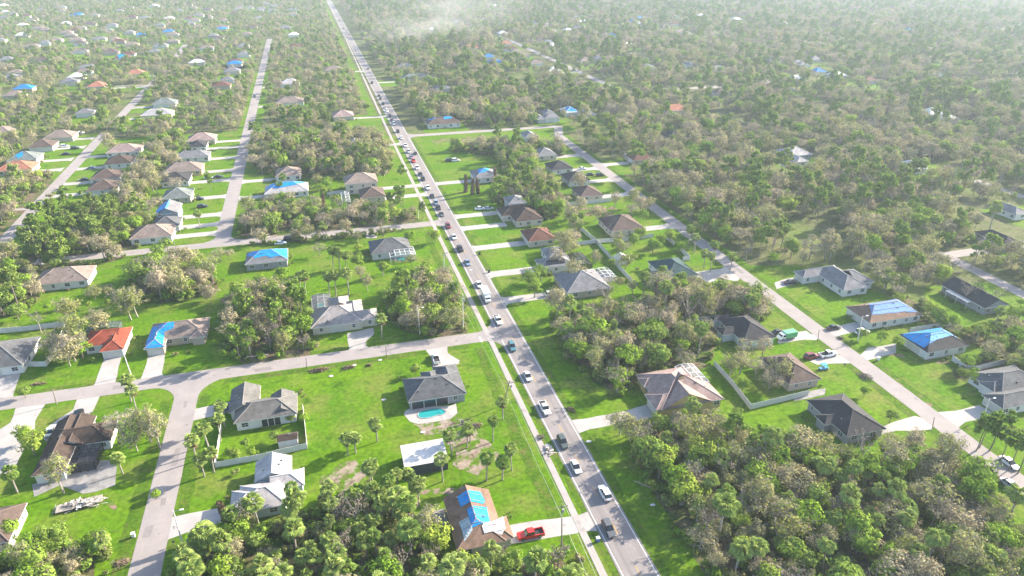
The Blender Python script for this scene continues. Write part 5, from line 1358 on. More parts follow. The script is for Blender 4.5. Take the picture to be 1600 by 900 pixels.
for (typ, col, hd, x, y, lb) in CARS:
    if lb is None:
        lb = f'{col} {CT[typ]} in the queue, {ORD[qn]} above the middle cross street'; qn += 1
    M = car_meshes(typ, col); t = thing(NM[typ], lb, CT[typ], (x, y, .06 if 44 < x < 54 else .03), HD[hd] + rc_.uniform(-.03, .03), 'cars queueing on the main road' if 44 < x < 54 and hd == 's' else None)
    obj('body', M['body'], t); obj('windows', M['glass'], t)
    if M['roof']: obj('roof', M['roof'], t)
    for n_, me in M['extra']: obj(n_, me, t)
    if DIST(x, y) < 460:
        for sx in (-1, 1):
            for sy in (-1, 1):
                w = obj('wheel', M['tyre'], t, (sx * M['wx'], sy * M['w'], M['wr'])); obj('rim', M['rim'], w)
        for sy in (-1, 1):
            zl = .66 if typ in ('sedan', 'suv', 'cart') else .82; zr = .72 if typ in ('sedan', 'suv', 'cart') else .85
            obj('headlight', M['front'], t, (M['h'] - .10, sy * .58, zl - .06)); obj('taillight', M['rear'], t, (-M['h'] + .04, sy * .62, zr))

# ------------------------------------------------------------------ poles, wires, bins, heaps
wires = []
for (x, y, tx, ty, h, arm, lb) in POLES:
    pale = 'pale' in lb or 'white' in lb or 'lamp' in lb; dark = 'dark' in lb or 'short' in lb
    t = thing('utility_pole', lb, 'pole', (x, y, 0), 0, 'street poles'); dx, dy = tx - x, ty - y
    m = MB(); m.tube((0, 0, 0), (dx, dy, h), .17 if not dark else .09, .11 if not dark else .07, 8); m.build('shaft', 'pole_pale' if pale else ('frame_black' if dark else 'pole_wood'), t)
    if arm == 1:
        m = MB(); m.box(dx - 1.2, dx + 1.2, dy - .08, dy + .08, h - .9, h - .75); m.build('crossarm', 'pole_wood', t)
        for q in (-1.1, -.4, .4, 1.1):
            m = MB(); m.tube((dx + q, dy, h - .75), (dx + q, dy, h - .5), .06, .05, 6); m.build('insulator', 'steel', t)
        m = MB(); m.tube((dx + .32, dy, h - 2.3), (dx + .32, dy, h - 1.5), .24, .24, 10); m.build('transformer', 'steel', t)
    elif arm == 2:
        m = MB(); m.tube((dx, dy, h - .3), (dx + 1.5, dy - .1, h), .05, .04, 6); m.build('lamp_arm', 'steel', t)
        m = MB(); m.box(dx + 1.2, dx + 1.9, dy - .25, dy + .05, h - .08, h + .06); m.build('lamp_head', 'frame_white', t)
def wire(a, b, sag, lb):
    m = MB(); a = Vector(a); b = Vector(b); pts = [a.lerp(b, k / 10) - Vector((0, 0, sag * 4 * (k / 10) * (1 - k / 10))) for k in range(11)]
    for p, q in zip(pts, pts[1:]): m.tube(p, q, .035, .035, 3, cap=False)
    tag(m.build('power_line', 'frame_grey'), lb, 'wire', 'power lines on the walkway side')
for k in (-1.1, .4, 1.1):
    wire((36.2 + k, 93.5, 12.9), (38.7 + k, 144.2, 7.5), .8, 'thin power line between the tall grey pole and the leaning pole')
    wire((38.7 + k, 144.2, 7.5), (36.1 + k, 186, 11.9), .8, 'thin power line between the leaning pole and the crosswalk pole')
    wire((36.1 + k, 186, 11.9), (38.3 + k, 229.6, 7.8), .8, 'thin power line over the walkway beside the corner wood')
    wire((36.2 + k, 93.5, 12.9), (36.0 + k, 40, 12.5), .8, 'thin power line leaving the picture at the lower edge')
for (x, y, c, lb) in BINS:
    t = thing('wheelie_bin' if 'bin' in lb else ('mailbox' if 'mailbox' in lb else 'frame_box'), lb, 'bin' if 'bin' in lb else ('mailbox' if 'mailbox' in lb else 'box'), (x, y, .03)); m = MB(); k = len(m.v)
    if 'mailbox' in lb:
        m.box(-.05, .05, -.05, .05, 0, 1.0); m.build('post', 'pole_wood', t); m = MB(); m.box(-.25, .25, -.12, .12, 1.0, 1.3); m.build('box', 'bin_dark', t)
    else:
        loft([(-.32, .25, .30, 0, .5, 1.0), (.32, .25, .30, 0, .5, 1.0)], m); m.build('body', 'bin_' + c, t)
        m = MB(); m.box(-.38, .38, -.36, .36, 1.005, 1.08); m.build('lid', 'bin_' + ('white' if c == 'bluebin' else c), t)
        for s in (-1, 1):
            m = MB(); m.tube((-.34, s * .2, .1), (-.34, s * .28, .1), .1, .1, 8); m.build('wheel', 'tyre', t)
rp = random.Random(21)
for ((x, y), (lx, ly, lz), kind, lb) in PILES:
    m = MB(); n = int(26 * lx * ly ** .5)
    for k in range(min(n, 260)):
        px, py = rp.gauss(0, lx / 4), rp.gauss(0, ly / 4); hz = lz * math.exp(-((px / (lx / 2)) ** 2 + (py / (ly / 2)) ** 2)); pz = rp.uniform(0, hz)
        a = rp.uniform(0, 6.28); L = rp.uniform(.4, 1.4); d = Vector((math.cos(a), math.sin(a), rp.uniform(-.3, .5))) * L / 2; c = Vector((px, py, pz + .05))
        if kind == 'white' and k % 2:
            u = Vector((-d.y, d.x, 0)).normalized() * rp.uniform(.1, .3); m.face([c - d - u, c + d - u, c + d + u, c - d + u], rp.choice([0, 1, 1, 1]))
        elif kind == 'branch' and k % 3 == 0:
            u = d.cross(Vector((rp.random(), rp.random(), 1))).normalized() * .25; m.face([c - d * .5 - u, c + d * .5 - u, c + d * .5 + u, c - d * .5 + u], 1)
        else: m.tube(c - d, c + d, rp.uniform(.03, .07), .02, 4, rp.choice([0, 1]))
    o = m.build({'branch': 'branch_heap', 'white': 'board_heap', 'dark': 'rubbish_heap'}[kind], {'branch': ['bark', 'leaf_dry'], 'white': ['bin_white', 'bark_pale'], 'dark': ['bin_dark', 'bark']}[kind], None, (x, y, .03)); tag(o, lb, 'heap', 'storm debris heaps')
for k, (x, y) in enumerate(LITTER):
    m = MB(); pts = [(rp.uniform(.4, .9) * math.cos(a), rp.uniform(.25, .6) * math.sin(a), rp.uniform(.05, .2)) for a in [i * 1.047 for i in range(6)]]
    m.face(pts); o = m.build('torn_panel', 'tarp_white', None, (x, y, .04)); tag(o, 'small torn white sheet lying flat on open grass', 'debris', 'white storm litter')
    o2 = MB(); o2.face([(a, b, c - .03) for a, b, c in pts][::-1]); o2.build('underside', 'tarp_white', o)
tw = MB(); rq = random.Random(31)
for (n_, p, mix_, d_, s_, b_) in WOODS:
    for (px, py) in wobble(smooth_poly(p, 2), 4.0, 2.2, d_ + 7):
        for _ in range(2):
            x, y = px + rq.gauss(0, 2.2), py + rq.gauss(0, 2.2); a = rq.uniform(0, 6.28); L = rq.uniform(.3, 1.3)
            tw.tube((x, y, .08), (x + math.cos(a) * L, y + math.sin(a) * L, rq.uniform(.06, .35)), .05, .02, 3, cap=False)
for (x0, x1, y0, y1, fr) in HROOF[:40]:
    for _ in range(14):
        x, y = rq.uniform(x0 - 12, x1 + 12), rq.uniform(y0 - 9, y1 + 6); a = rq.uniform(0, 6.28); L = rq.uniform(.3, 1.2)
        if x0 - .5 < x < x1 + .5 and y0 - .5 < y < y1 + .5: continue
        tw.tube((x, y, .08), (x + math.cos(a) * L, y + math.sin(a) * L, rq.uniform(.06, .3)), .05, .02, 3, cap=False)
o = tw.build('twig_litter', 'bark'); o['kind'] = 'stuff'; o['label'] = 'broken twigs strewn over lawns and wood edges'; o['category'] = 'twigs'
# trailer bed under the board heap
m = MB(); m.box(-4.4, 4.4, -1.2, 1.2, .45, .6); px, py = PILES[5][0]; t = thing('flat_trailer', 'low flat trailer under the pale board heap by the dark brown house', 'trailer', (px, py, 0), R(8)); m.build('deck', 'bark_pale', t)
for sx in (-.8, .8):
    for sy in (-1, 1):
        m = MB(); m.tube((sx, sy * 1.35, .35), (sx, sy * 1.6, .35), .34, .34, 10); m.build('wheel', 'tyre', t)

# ------------------------------------------------------------------ trees
def card(mb, c, nrm, s, rnd, m=1, stretch=1.0):
    n = nrm.normalized(); u = n.orthogonal().normalized(); a = rnd.uniform(0, 6.28); v = n.cross(u); u, v = u * math.cos(a) + v * math.sin(a), v * math.cos(a) - u * math.sin(a)
    u = u * s * stretch; v = v * s * .62
    k = len(mb.v); mb.v += [tuple(c - u), tuple(c - v * rnd.uniform(.7, 1.1)), tuple(c + u), tuple(c + v * rnd.uniform(.7, 1.1))]; mb.f.append((k, k + 1, k + 2, k + 3)); mb.m.append(m)
def rvec(r):
    while True:
        v = Vector((r.uniform(-1, 1), r.uniform(-1, 1), r.uniform(-1, 1)))
        if .05 < v.length < 1: return v
def limb(mb, a, b, r0, r1, r, bend=.15, seg=3, n=5, m=0):
    a = Vector(a); b = Vector(b); L = (b - a).length; prev = a
    for k in range(1, seg + 1):
        t = k / seg; p = a.lerp(b, t) + (rvec(r) * bend * L * (1 - t) * .6 if k < seg else Vector()); mb.tube(prev, p, r0 + (r1 - r0) * (k - 1) / seg, r0 + (r1 - r0) * t, n, m, cap=(k == seg)); prev = p
def broad(seed, h, rad, ncl, ncard, csize, thin, clump, twigs):
    """trunk mesh and crown mesh of a broad tree: limbs, twigs and leaf clumps spread through the volume"""
    r = random.Random(seed); tr = MB(); cr = MB(); base = Vector((0, 0, -.2)); fork = Vector((r.uniform(-.3, .3), r.uniform(-.3, .3), h * r.uniform(.28, .38)))
    limb(tr, base, fork, .24 * h / 9, .17 * h / 9, r, .08)
    tips = []; nl = r.randint(4, 6)
    for k in range(nl):
        a = 6.283 * (k + r.uniform(-.3, .3)) / nl; q = Vector((math.cos(a) * rad * r.uniform(.4, .75), math.sin(a) * rad * r.uniform(.4, .75), h * r.uniform(.6, .88)))
        limb(tr, fork, q, .11 * h / 9, .04, r, .2); tips.append(q)
    cl = []; mid_ = Vector((0, 0, h * .55))
    for k in range(ncl):
        d = rvec(r).normalized(); rr = r.uniform(.35, 1.0) ** .6; lump = .80 + .62 * mnoise.noise(Vector((d.x * 1.35 + seed * 3.1, d.y * 1.35, d.z * 1.35)))
        c = Vector((d.x * rad * rr * lump, d.y * rad * rr * lump, h * .66 + d.z * h * .34 * rr * lump))
        if c.z < h * .26: c.z = h * r.uniform(.28, .4)
        cl.append(c)
    for c in cl:
        t = min(tips, key=lambda q: (q - c).length)
        limb(tr, t.lerp(fork, r.uniform(.0, .4)), c, .035, .012, r, .15, 2, 3)
        for k in range(twigs):
            d = rvec(r) * clump * 1.25; d.z = abs(d.z) * .7; tr.tube(c, c + d * 1.15, .030, .010, 3, cap=False)
        cr_r = clump * r.uniform(.7, 1.25); dens = r.uniform(1 - thin, 1)
        for k in range(int(ncard * dens)):
            d = rvec(r); o = c + Vector((d.x, d.y, d.z * .75)) * cr_r; nn = d.normalized() * .7 + (o - mid_).normalized() * .9 + Vector((0, 0, .25)) + rvec(r) * .7
            card(cr, o, nn, csize * r.uniform(.6, 1.25), r)
    return tr, cr
def pine(seed, h):
    r = random.Random(seed); tr = MB(); cr = MB(); top = Vector((r.uniform(-.6, .6), r.uniform(-.6, .6), h)); limb(tr, (0, 0, -.2), top, .17, .05, r, .03, 5, 6)
    for k in range(17):
        t = r.uniform(.5, 1.0); p = Vector((0, 0, 0)).lerp(top, t); a = r.uniform(0, 6.28); L = (1.25 - t) * h * .30 * r.uniform(.6, 1.2) + .4
        q = p + Vector((math.cos(a) * L, math.sin(a) * L, L * r.uniform(.1, .5))); limb(tr, p, q, .045, .015, r, .1, 2, 3)
        for j in range(3):
            c = p.lerp(q, r.uniform(.55, 1.05)) + rvec(r) * .3
            for _ in range(22):
                d = rvec(r).normalized(); card(cr, c + d * r.uniform(.2, .75), d.cross(rvec(r)) + Vector((0, 0, .4)), r.uniform(.28, .46), r, 1, 1.25)
    return tr, cr
def palm(seed, h, nf=38, fl=1.95):
    r = random.Random(seed); tr = MB(); cr = MB(); top = Vector((r.uniform(-.5, .5), r.uniform(-.5, .5), h)); limb(tr, (0, 0, -.2), top, .21, .16, r, .025, 4, 7)
    for k in range(nf):
        el = r.uniform(-.75, 1.35) if k < nf * .8 else r.uniform(-1.3, -.7); a = 2.4 * k + r.uniform(-.3, .3); d = Vector((math.cos(a) * math.cos(el), math.sin(a) * math.cos(el), math.sin(el))); dead = k >= nf * .86
        L = fl * r.uniform(.7, 1.0); q = top + d * L * .62 + Vector((0, 0, -.1)); cr.tube(top, q, .03, .02, 3, 2 if dead else 1, False)
        side = d.cross(Vector((0, 0, 1))).normalized(); up = side.cross(d)
        nb = 9
        for b in range(nb):                                  # the ribbed blade: narrow drooping leaflets
            t = -1.25 + 2.5 * b / (nb - 1); dr = (d * math.cos(t) + side * math.sin(t)); tip = q + dr * L * (.75 - .12 * abs(t)) + Vector((0, 0, -.28 * L * (1 if el > -.3 else .4))); wdt = (side * math.cos(t) - d * math.sin(t)) * .13 * L + up * .05 * r.uniform(-1, 1)
            mid = q.lerp(tip, .55) + up * .10 * L; kk = len(cr.v); cr.v += [tuple(q), tuple(mid - wdt), tuple(tip), tuple(mid + wdt)]; cr.f.append((kk, kk + 1, kk + 2, kk + 3)); cr.m.append(2 if dead else 1)
    return tr, cr
def bare(seed, h):
    r = random.Random(seed); tr = MB(); cr = MB(); fork = Vector((r.uniform(-.4, .4), r.uniform(-.4, .4), h * .42)); limb(tr, (0, 0, -.2), fork, .2, .14, r, .06)
    for k in range(6):
        a = 6.283 * k / 6 + r.uniform(-.4, .4); q = fork + Vector((math.cos(a) * h * r.uniform(.15, .32), math.sin(a) * h * r.uniform(.15, .32), h * r.uniform(.22, .55))); limb(tr, fork, q, .09, .03, r, .2, 3, 4)
        for j in range(5):
            p = fork.lerp(q, r.uniform(.4, 1)); e = p + rvec(r) * h * .17 + Vector((0, 0, .3)); limb(tr, p, e, .03, .01, r, .2, 2, 3)
            for _ in range(4): cr.tube(e, e + rvec(r) * .9, .018, .006, 3, 1, False)
            for _ in range(5): card(cr, e + rvec(r) * .7, rvec(r), .22, r)
    return tr, cr
def snag(seed, h):
    r = random.Random(seed); tr = MB(); cr = MB(); top = Vector((r.uniform(-.8, .8), r.uniform(-.8, .8), h)); limb(tr, (0, 0, -.2), top, .25, .1, r, .05, 4, 6)
    for k in range(900):
        t = r.random() ** .8; p = Vector((0, 0, 0)).lerp(top, t); rad = 1.25 * (1 - .55 * t) * (.7 + .5 * mnoise.noise(Vector((t * 6, seed, 0)))); a = r.uniform(0, 6.28); d = Vector((math.cos(a), math.sin(a), 0))
        card(cr, p + d * rad * r.uniform(.5, 1.05), d + rvec(r) * .6, r.uniform(.25, .5), r, 1, 1.4)
    return tr, cr
def bush(seed, h, rad):
    r = random.Random(seed); tr = MB(); cr = MB()
    for k in range(7):
        a = r.uniform(0, 6.28); q = Vector((math.cos(a) * rad * r.uniform(.2, .8), math.sin(a) * rad * r.uniform(.2, .8), h * r.uniform(.4, .85))); tr.tube((0, 0, 0), q, .04, .015, 3)
        for _ in range(26):
            d = rvec(r); card(cr, q + Vector((d.x, d.y, d.z * .7)) * rad * .5, d + Vector((0, 0, .8)), r.uniform(.18, .34), r)
    return tr, cr
LEAF = dict(oak='leaf_oak', leafy='leaf_leafy', palm='leaf_palm', pine='leaf_pine', bare='leaf_dead', bush='leaf_bush', snag='leaf_dry'); BARK = dict(oak='bark_pale', leafy='bark', palm='bark_pale', pine='bark', bare='bark_pale', bush='bark', snag='bark')
PROTO = {'oak': [broad(s, (7.2, 9.4, 8.0, 6.4, 10.2, 7.6, 8.8, 6.8)[s], (4.2, 3.6, 5.0, 4.0, 3.9, 4.6, 3.4, 4.8)[s], (52, 50, 66, 46, 58, 44, 40, 62)[s], (34, 26, 34, 20, 36, 14, 24, 36)[s], .265, .85, (1.15, 1.0, 1.3, 1.0, 1.15, 1.0, .9, 1.25)[s], (6, 7, 5, 9, 5, 11, 9, 5)[s]) for s in range(8)],
         'leafy': [broad(20 + s, 6.4 + .6 * (s % 3), 3.0 + .25 * (s % 3), 34, 56, .30, .40, 1.10, 2) for s in range(6)],
         'palm': [palm(40 + s, 6.0 + .8 * s) for s in range(4)], 'pine': [pine(60 + s, 11 + 1.0 * s) for s in range(4)],
         'bare': [bare(80 + s, 7.5 + .7 * s) for s in range(3)], 'snag': [snag(70 + s, 7.0 + s) for s in range(2)], 'bush': [bush(90 + s, 1.5 + .4 * s, 1.1 + .2 * s) for s in range(3)]}
PH = dict(oak=8.3, leafy=7.2, palm=8.2, pine=12.5, bare=8.2, bush=2.0, snag=7.5)
TM = {}                                       # (kind, variant) -> trunk mesh, crown mesh, joined mesh
proto_col = bpy.data.collections.new('tree_prototypes')
for k, lst in PROTO.items():
    subs = bpy.data.collections.new('prototype_' + k); TM[k] = []
    for j, (t_, c_) in enumerate(lst):
        mats = [BARK[k], LEAF[k]] + (['leaf_dry'] if k == 'palm' else [])
        a = t_.mesh('trunk', [BARK[k]]); b = c_.mesh('crown', mats); J = MB(); J.v = t_.v + c_.v; o_ = len(t_.v); J.f = t_.f + [tuple(i + o_ for i in f) for f in c_.f]; J.m = [0] * len(t_.f) + c_.m
        jm = J.mesh('whole_tree', mats); po = bpy.data.objects.new(f'{k}_{j}', jm); subs.objects.link(po); TM[k].append((a, b, jm))
    TM[k + '_col'] = subs
# scatter
rt = random.Random(77); TREES = []            # kind, x, y, scale, label place
ROADS = [(45.3, 53.3, 0, 2000), (-46.5, -39.8, 0, 184), (-47, -40, 276, 938), (-200, 46, 176.5, 184), (-111, 46, 275.8, 282.2), (139.3, 146.3, 0, 404), (50, 152, 425, 432), (137, 155, 396, 432), (-134.5, -126, 290, 486), (-134.5, -127, 528, 692), (-138, -129, 788, 906), (222.5, 231, 110, 196), (220, 302, 188, 196), (229, 241, 495, 910), (313, 322, 225, 268), (250, 333, 514, 526), (40.5, 46, 0, 1600)]
def on_road(x, y, m=1.2): return any(a - m < x < b + m and c - m < y < d + m for a, b, c, d in ROADS)
CELL = {}
for q in [(c[0], c[1], c[2], c[3]) for c in CLEAR] + [(a, b, c - 1, d + 1) for a, b, c, d in DRV_RECTS]:
    for i in range(int(q[0] // 20), int(q[1] // 20) + 1):
        for j in range(int(q[2] // 20), int(q[3] // 20) + 1): CELL.setdefault((i, j), []).append(q)
def cleared(x, y): return any(q[0] < x < q[1] and q[2] < y < q[3] for q in CELL.get((int(x // 20), int(y // 20)), ()))
def under_roof(x, y, m=1.0):
    return any(a - m < x < b + m and c - m < y < d + m for a, b, c, d, f in HROOF) or any(a - m < x < b + m and c - m < y < d + m for (l_, (a, b, c, d), z_, r_, w_) in SHEDS)
def pick(mix_):
    u = rt.random() * sum(mix_.values())
    for k, v in mix_.items():
        u -= v
        if u <= 0: return k
    return k
for (n_, p, mix_, d_, s_, b_) in WOODS:
    xs = [a for a, b in p]; ys = [b for a, b in p]; x = min(xs)
    while x < max(xs):
        y = min(ys)
        while y < max(ys):
            px, py = x + rt.uniform(-.5, .5) * d_, y + rt.uniform(-.5, .5) * d_
            if inside(p, px, py) and not under_roof(px, py, 1.6) and not on_road(px, py, .8) and in_view(px, py):
                k = pick(mix_); TREES.append((k, px, py, s_ * rt.choice([rt.uniform(.45, .8), rt.uniform(.75, 1.15), rt.uniform(.8, 1.3)]) * (.9 if k == 'oak' else 1), n_))
                for _ in range(2 if b_ else 0): TREES.append(('bush', px + rt.uniform(-2.2, 2.2), py + rt.uniform(-2.2, 2.2), rt.uniform(.5, 1.5), n_))
            y += d_
        x += d_
NEARW = len(TREES)
ROOFNAME = dict(brown='dark brown', grey='grey', palegrey='pale grey', slate='slate grey', tan='tan', pink='pink', charcoal='charcoal', mocha='brown', midgrey='mid grey', paletile='pale tile', red='red', beigetile='beige', green='dark green', redbrown='reddish', terracotta='orange', whiteroof='white', greygreen='grey green')
for (k, h, x, y) in LONE:
    i = min(range(len(HROOF)), key=lambda j: math.hypot((HROOF[j][0] + HROOF[j][1]) / 2 - x, (HROOF[j][2] + HROOF[j][3]) / 2 - y))
    TREES.append((k, x, y, h / PH[k] * rt.uniform(.9, 1.1), '@' + ROOFNAME[HOUSES[i][2]]))
for i, (x0, x1, y0, y1, fr) in enumerate(HROOF):
    if i > 62: break
    pl = '@' + ROOFNAME[HOUSES[i][2]]
    for _ in range(5):
        sd_ = rt.choice('lrn'); px, py = (x0 - rt.uniform(.3, 1.6), rt.uniform(y0, y1)) if sd_ == 'l' else ((x1 + rt.uniform(.3, 1.6), rt.uniform(y0, y1)) if sd_ == 'r' else (rt.uniform(x0, x1), y0 - rt.uniform(.3, 1.6)))
        if in_view(px, py) and not under_roof(px, py, .2) and not on_road(px, py, .5) and not any(a < px < b and c < py < d for a, b, c, d in DRV_RECTS) and not any(inside(p, px, py) for p in DRIVES + PATIOS): TREES.append(('bush', px, py, rt.uniform(.35, .8), pl))
    for _ in range(3 if i > 19 else 0):
        px = (x1 + rt.uniform(4, 14)) if fr == 'l' else ((x0 - rt.uniform(4, 14)) if fr == 'r' else rt.uniform(x0, x1)); py = rt.uniform(y0 - 3, y1 + 6) if fr in 'lr' else ((y1 + rt.uniform(5, 16)) if fr == 'n' else (y0 - rt.uniform(8, 16)))
        if in_view(px, py) and not under_roof(px, py, 2.5) and not on_road(px, py, 2) and not any(inside(p, px, py) for p in DRIVES + PATIOS): TREES.append((rt.choice(['oak', 'oak', 'leafy', 'palm']), px, py, rt.uniform(.55, .95), pl))
# the wide woods and the leafy far suburb
st = 5.2; y = 100.0
while y < 1950:
    st = 5.5 if y < 500 else (6.6 if y < 900 else 8.0)
    x = -900.0
    while x < 1750:
        px, py = x + rt.uniform(-.5, .5) * st, y + rt.uniform(-.5, .5) * st; x += st
        if not in_view(px, py, 1.06) or inside(NEAR, px, py): continue
        nz = mnoise.noise(Vector((px * .011, py * .011, 4))); left = px < 38
        if on_road(px, py, 2.5 if py < 600 else 1.5) or cleared(px, py): continue
        if left and py > 470:
            if rt.random() < (.24 if nz < .1 else .10) + (.10 if py > 800 else 0): continue
            s = rt.uniform(.55, 1.1) * (.9 if py > 800 else 1)
        else:
            if rt.random() < .06 or mnoise.noise(Vector((px * .02, py * .02, 31))) > .36 or (206 < px < 241 and 490 < py < 900 and rt.random() < .75): continue
            s = rt.choice([rt.uniform(.55, .9), rt.uniform(.8, 1.2), rt.uniform(1.0, 1.5)])
        if 53 < px < 64 and py > 431: continue
        mix_ = dict(oak=.42, leafy=.24, pine=.20, palm=.05, bare=.09) if nz > -.05 else dict(oak=.58, leafy=.18, pine=.06, palm=.05, bare=.13)
        if left: mix_ = dict(oak=.5, leafy=.3, pine=.12, palm=.05, bare=.03)
        place = 'far left' if left else ('deep right' if px > 150 else 'far middle')
        TREES.append((pick(mix_), px, py, s, '#' + place))
    y += st
# thicket fringe round the woods
for (n_, p, mix_, d_, s_, b_) in WOODS:
    for (px, py) in wobble(smooth_poly(p, 2), 1.6, 1.5, d_):
        if rt.random() < .75 and in_view(px, py) and not on_road(px, py, .8) and not under_roof(px, py, 1.5): TREES.append(('bush', px + rt.uniform(-.8, .8), py + rt.uniform(-.8, .8), rt.uniform(.5, 1.25), n_))
PHR = {'bottom right': 'in the big tangled wood below the pink roofed house', 'mid thicket': 'in the brown thicket beside the main road', 'palm grove': 'in the palm grove at the lower edge', 'left block wood': 'in the wood beside the cream tile roofed house', 'oak row': 'in the grey oak row on the middle cross street',
  'corner wood': 'in the corner wood beside the walkway', 'brown thicket': 'in the thicket above the middle cross street', 'upper oak wood': 'in the oak wood left of the car queue', 'left pine wood': 'in the pine wood above the middle cross street', 'left edge wood': 'in the wood at the left picture edge',
  'left scrub': 'in the scrub beside the far left street', 'back lot oaks': 'between the two rows of hip houses', 'oaks behind long grey house': 'behind the long grey roof house', 'back lots right': 'in the back lots above the brown earth', 'street oaks': 'beside the white board fence', 'palms by blue square': 'behind the house with the square blue tarp', 'oaks on upper cross road': 'below the upper cross road', 'right corner trees': 'behind the white fence at the right edge', 'trees behind blue tarp': 'behind the two blue tarped houses', 'bottom left trees': 'in the lower left corner'}
ADJ = dict(oak='grey green oak', leafy='bright leafy tree', palm='round fan palm', pine='open pine', bare='bare dead tree', bush='low green bush', snag='brown vine-hung snag'); NAME = dict(oak='oak_tree', leafy='leafy_tree', palm='palm_tree', pine='pine_tree', bare='bare_tree', bush='bush', snag='vine_snag')
TREES.sort(key=lambda t: DIST(t[1], t[2]) / (1.35 if t[4][0] == '@' else 1))
SHORT = {'bottom right': 'the big lower right wood', 'mid thicket': 'the main road thicket', 'palm grove': 'the lower palm grove', 'left block wood': 'the wood beside the cream house', 'corner wood': 'the corner wood by the walkway', 'brown thicket': 'the thicket above the middle street', 'upper oak wood': 'the oak wood beside the queue'}
cnt = {}; rest = {}; BOXW = {n_: (min(a for a, b in p), max(a for a, b in p), min(b for a, b in p), max(b for a, b in p)) for (n_, p, m_, d_, s_, b_) in WOODS if n_ in ('bottom right', 'mid thicket', 'palm grove', 'left block wood', 'corner wood', 'brown thicket', 'upper oak wood')}
for (k, x, y, s, pl) in TREES:
    v = rt.randrange(len(TM[k])); rz = rt.uniform(0, 6.28); cnt[k] = cnt.get(k, 0) + 1
    if cnt[k] > 300 or pl[0] == '#' and DIST(x, y) > 650 or (k == 'bush' and pl[0] != '@'):
        rest.setdefault(k, []).append((x, y, s, v, rz)); continue
    if pl[0] == '#':
        u, w_ = ((x + 250) / 260, (y - 440) / 240) if 'left' in pl else ((x - 55) / 95 if 'middle' in pl else (x - 150) / 330, (y - 200) / 460)
        sz = 'small ' if s < .85 else ('large ' if s > 1.08 else ''); pt_ = ('near ' if w_ < .33 else ('far ' if w_ > .67 else 'middle ')) + ('left part of' if u < .33 else ('right part of' if u > .67 else 'part of'))
    if pl in BOXW:
        a0, a1, b0, b1 = BOXW[pl]; u, w_ = (x - a0) / (a1 - a0), (y - b0) / (b1 - b0)
        sz = 'small ' if s < .8 else ('large ' if s > 1.02 else '')
        pt_ = ('near ' if w_ < .33 else ('far ' if w_ > .67 else 'middle ')) + ('left part of' if u < .33 else ('right part of' if u > .67 else 'part of'))
    lb = ADJ[k] + ' ' + (f'standing on grass near a {pl[1:]} roof' if pl[0] == '@' else (f'in the {pt_} the {pl[1:]} woods' if pl[0] == '#' else PHR[pl]))
    if pl[0] == '#': lb = sz + lb
    if pl in BOXW and PHR[pl].startswith('in the '): lb = sz + ADJ[k] + ' in the ' + pt_ + ' ' + SHORT[pl]
    t = thing(NAME[k], lb, 'palm tree' if k == 'palm' else ('bush' if k == 'bush' else 'tree'), (x, y, 0), rz, ('trees ' + PHR[pl]) if pl in PHR else ('trees of the ' + pl[1:] + ' woods' if pl[0] == '#' else 'trees ' + lb[len(ADJ[k]) + 1:]))
    t.scale = (s * rt.uniform(.92, 1.08), s * rt.uniform(.92, 1.08), s); a, b, j = TM[k][v]
    obj('trunk', a, t); obj('crown', b, t)
def instancer(name, k, pts):
    """one woodland mass: real trees set out by geometry nodes"""
    me = bpy.data.meshes.new(name); me.from_pydata([(x, y, 0) for x, y, s, v, rz in pts], [], [])
    for an, ty, vals in (('tree_scale', 'FLOAT', [p[2] for p in pts]), ('tree_turn', 'FLOAT', [p[4] for p in pts])):
        at = me.attributes.new(an, ty, 'POINT'); at.data.foreach_set('value', vals)
    at = me.attributes.new('tree_kind', 'INT', 'POINT'); at.data.foreach_set('value', [p[3] for p in pts])
    o = obj(name, me); o['kind'] = 'stuff'
    g = bpy.data.node_groups.new(name, 'GeometryNodeTree'); g.interface.new_socket('Geometry', in_out='INPUT', socket_type='NodeSocketGeometry'); g.interface.new_socket('Geometry', in_out='OUTPUT', socket_type='NodeSocketGeometry')
    N = g.nodes; L = g.links; gi = N.new('NodeGroupInput'); go = N.new('NodeGroupOutput'); ci = N.new('GeometryNodeCollectionInfo'); ci.inputs['Collection'].default_value = TM[k + '_col']; ci.inputs['Separate Children'].default_value = True; ci.inputs['Reset Children'].default_value = True
    ip = N.new('GeometryNodeInstanceOnPoints'); ip.inputs['Pick Instance'].default_value = True
    def na(nm, ty):
        q = N.new('GeometryNodeInputNamedAttribute'); q.data_type = ty; q.inputs['Name'].default_value = nm; return q.outputs['Attribute']
    cx = N.new('ShaderNodeCombineXYZ'); L.new(na('tree_turn', 'FLOAT'), cx.inputs['Z']); er = N.new('FunctionNodeEulerToRotation'); L.new(cx.outputs[0], er.inputs[0])
    L.new(gi.outputs[0], ip.inputs['Points']); L.new(ci.outputs[0], ip.inputs['Instance']); L.new(na('tree_kind', 'INT'), ip.inputs['Instance Index']); L.new(er.outputs[0], ip.inputs['Rotation']); L.new(na('tree_scale', 'FLOAT'), ip.inputs['Scale']); L.new(ip.outputs[0], go.inputs[0])
    md = o.modifiers.new('set_out', 'NODES'); md.node_group = g
    return o
SN = dict(oak='oak_forest', leafy='leafy_forest', palm='palm_forest', pine='pine_forest', bare='dead_tree_forest', bush='undergrowth')
for k, pts in rest.items():
    o = instancer(SN[k], k, pts); o['label'] = {'oak': 'mass of grey green oaks in the far woods', 'leafy': 'mass of bright green trees in the far woods', 'palm': 'mass of palms in the far woods', 'pine': 'mass of pines in the far woods', 'bare': 'dead grey trees scattered in the far woods', 'bush': 'green undergrowth below the trees'}[k]; o['category'] = {'bush': 'undergrowth'}.get(k, 'forest')
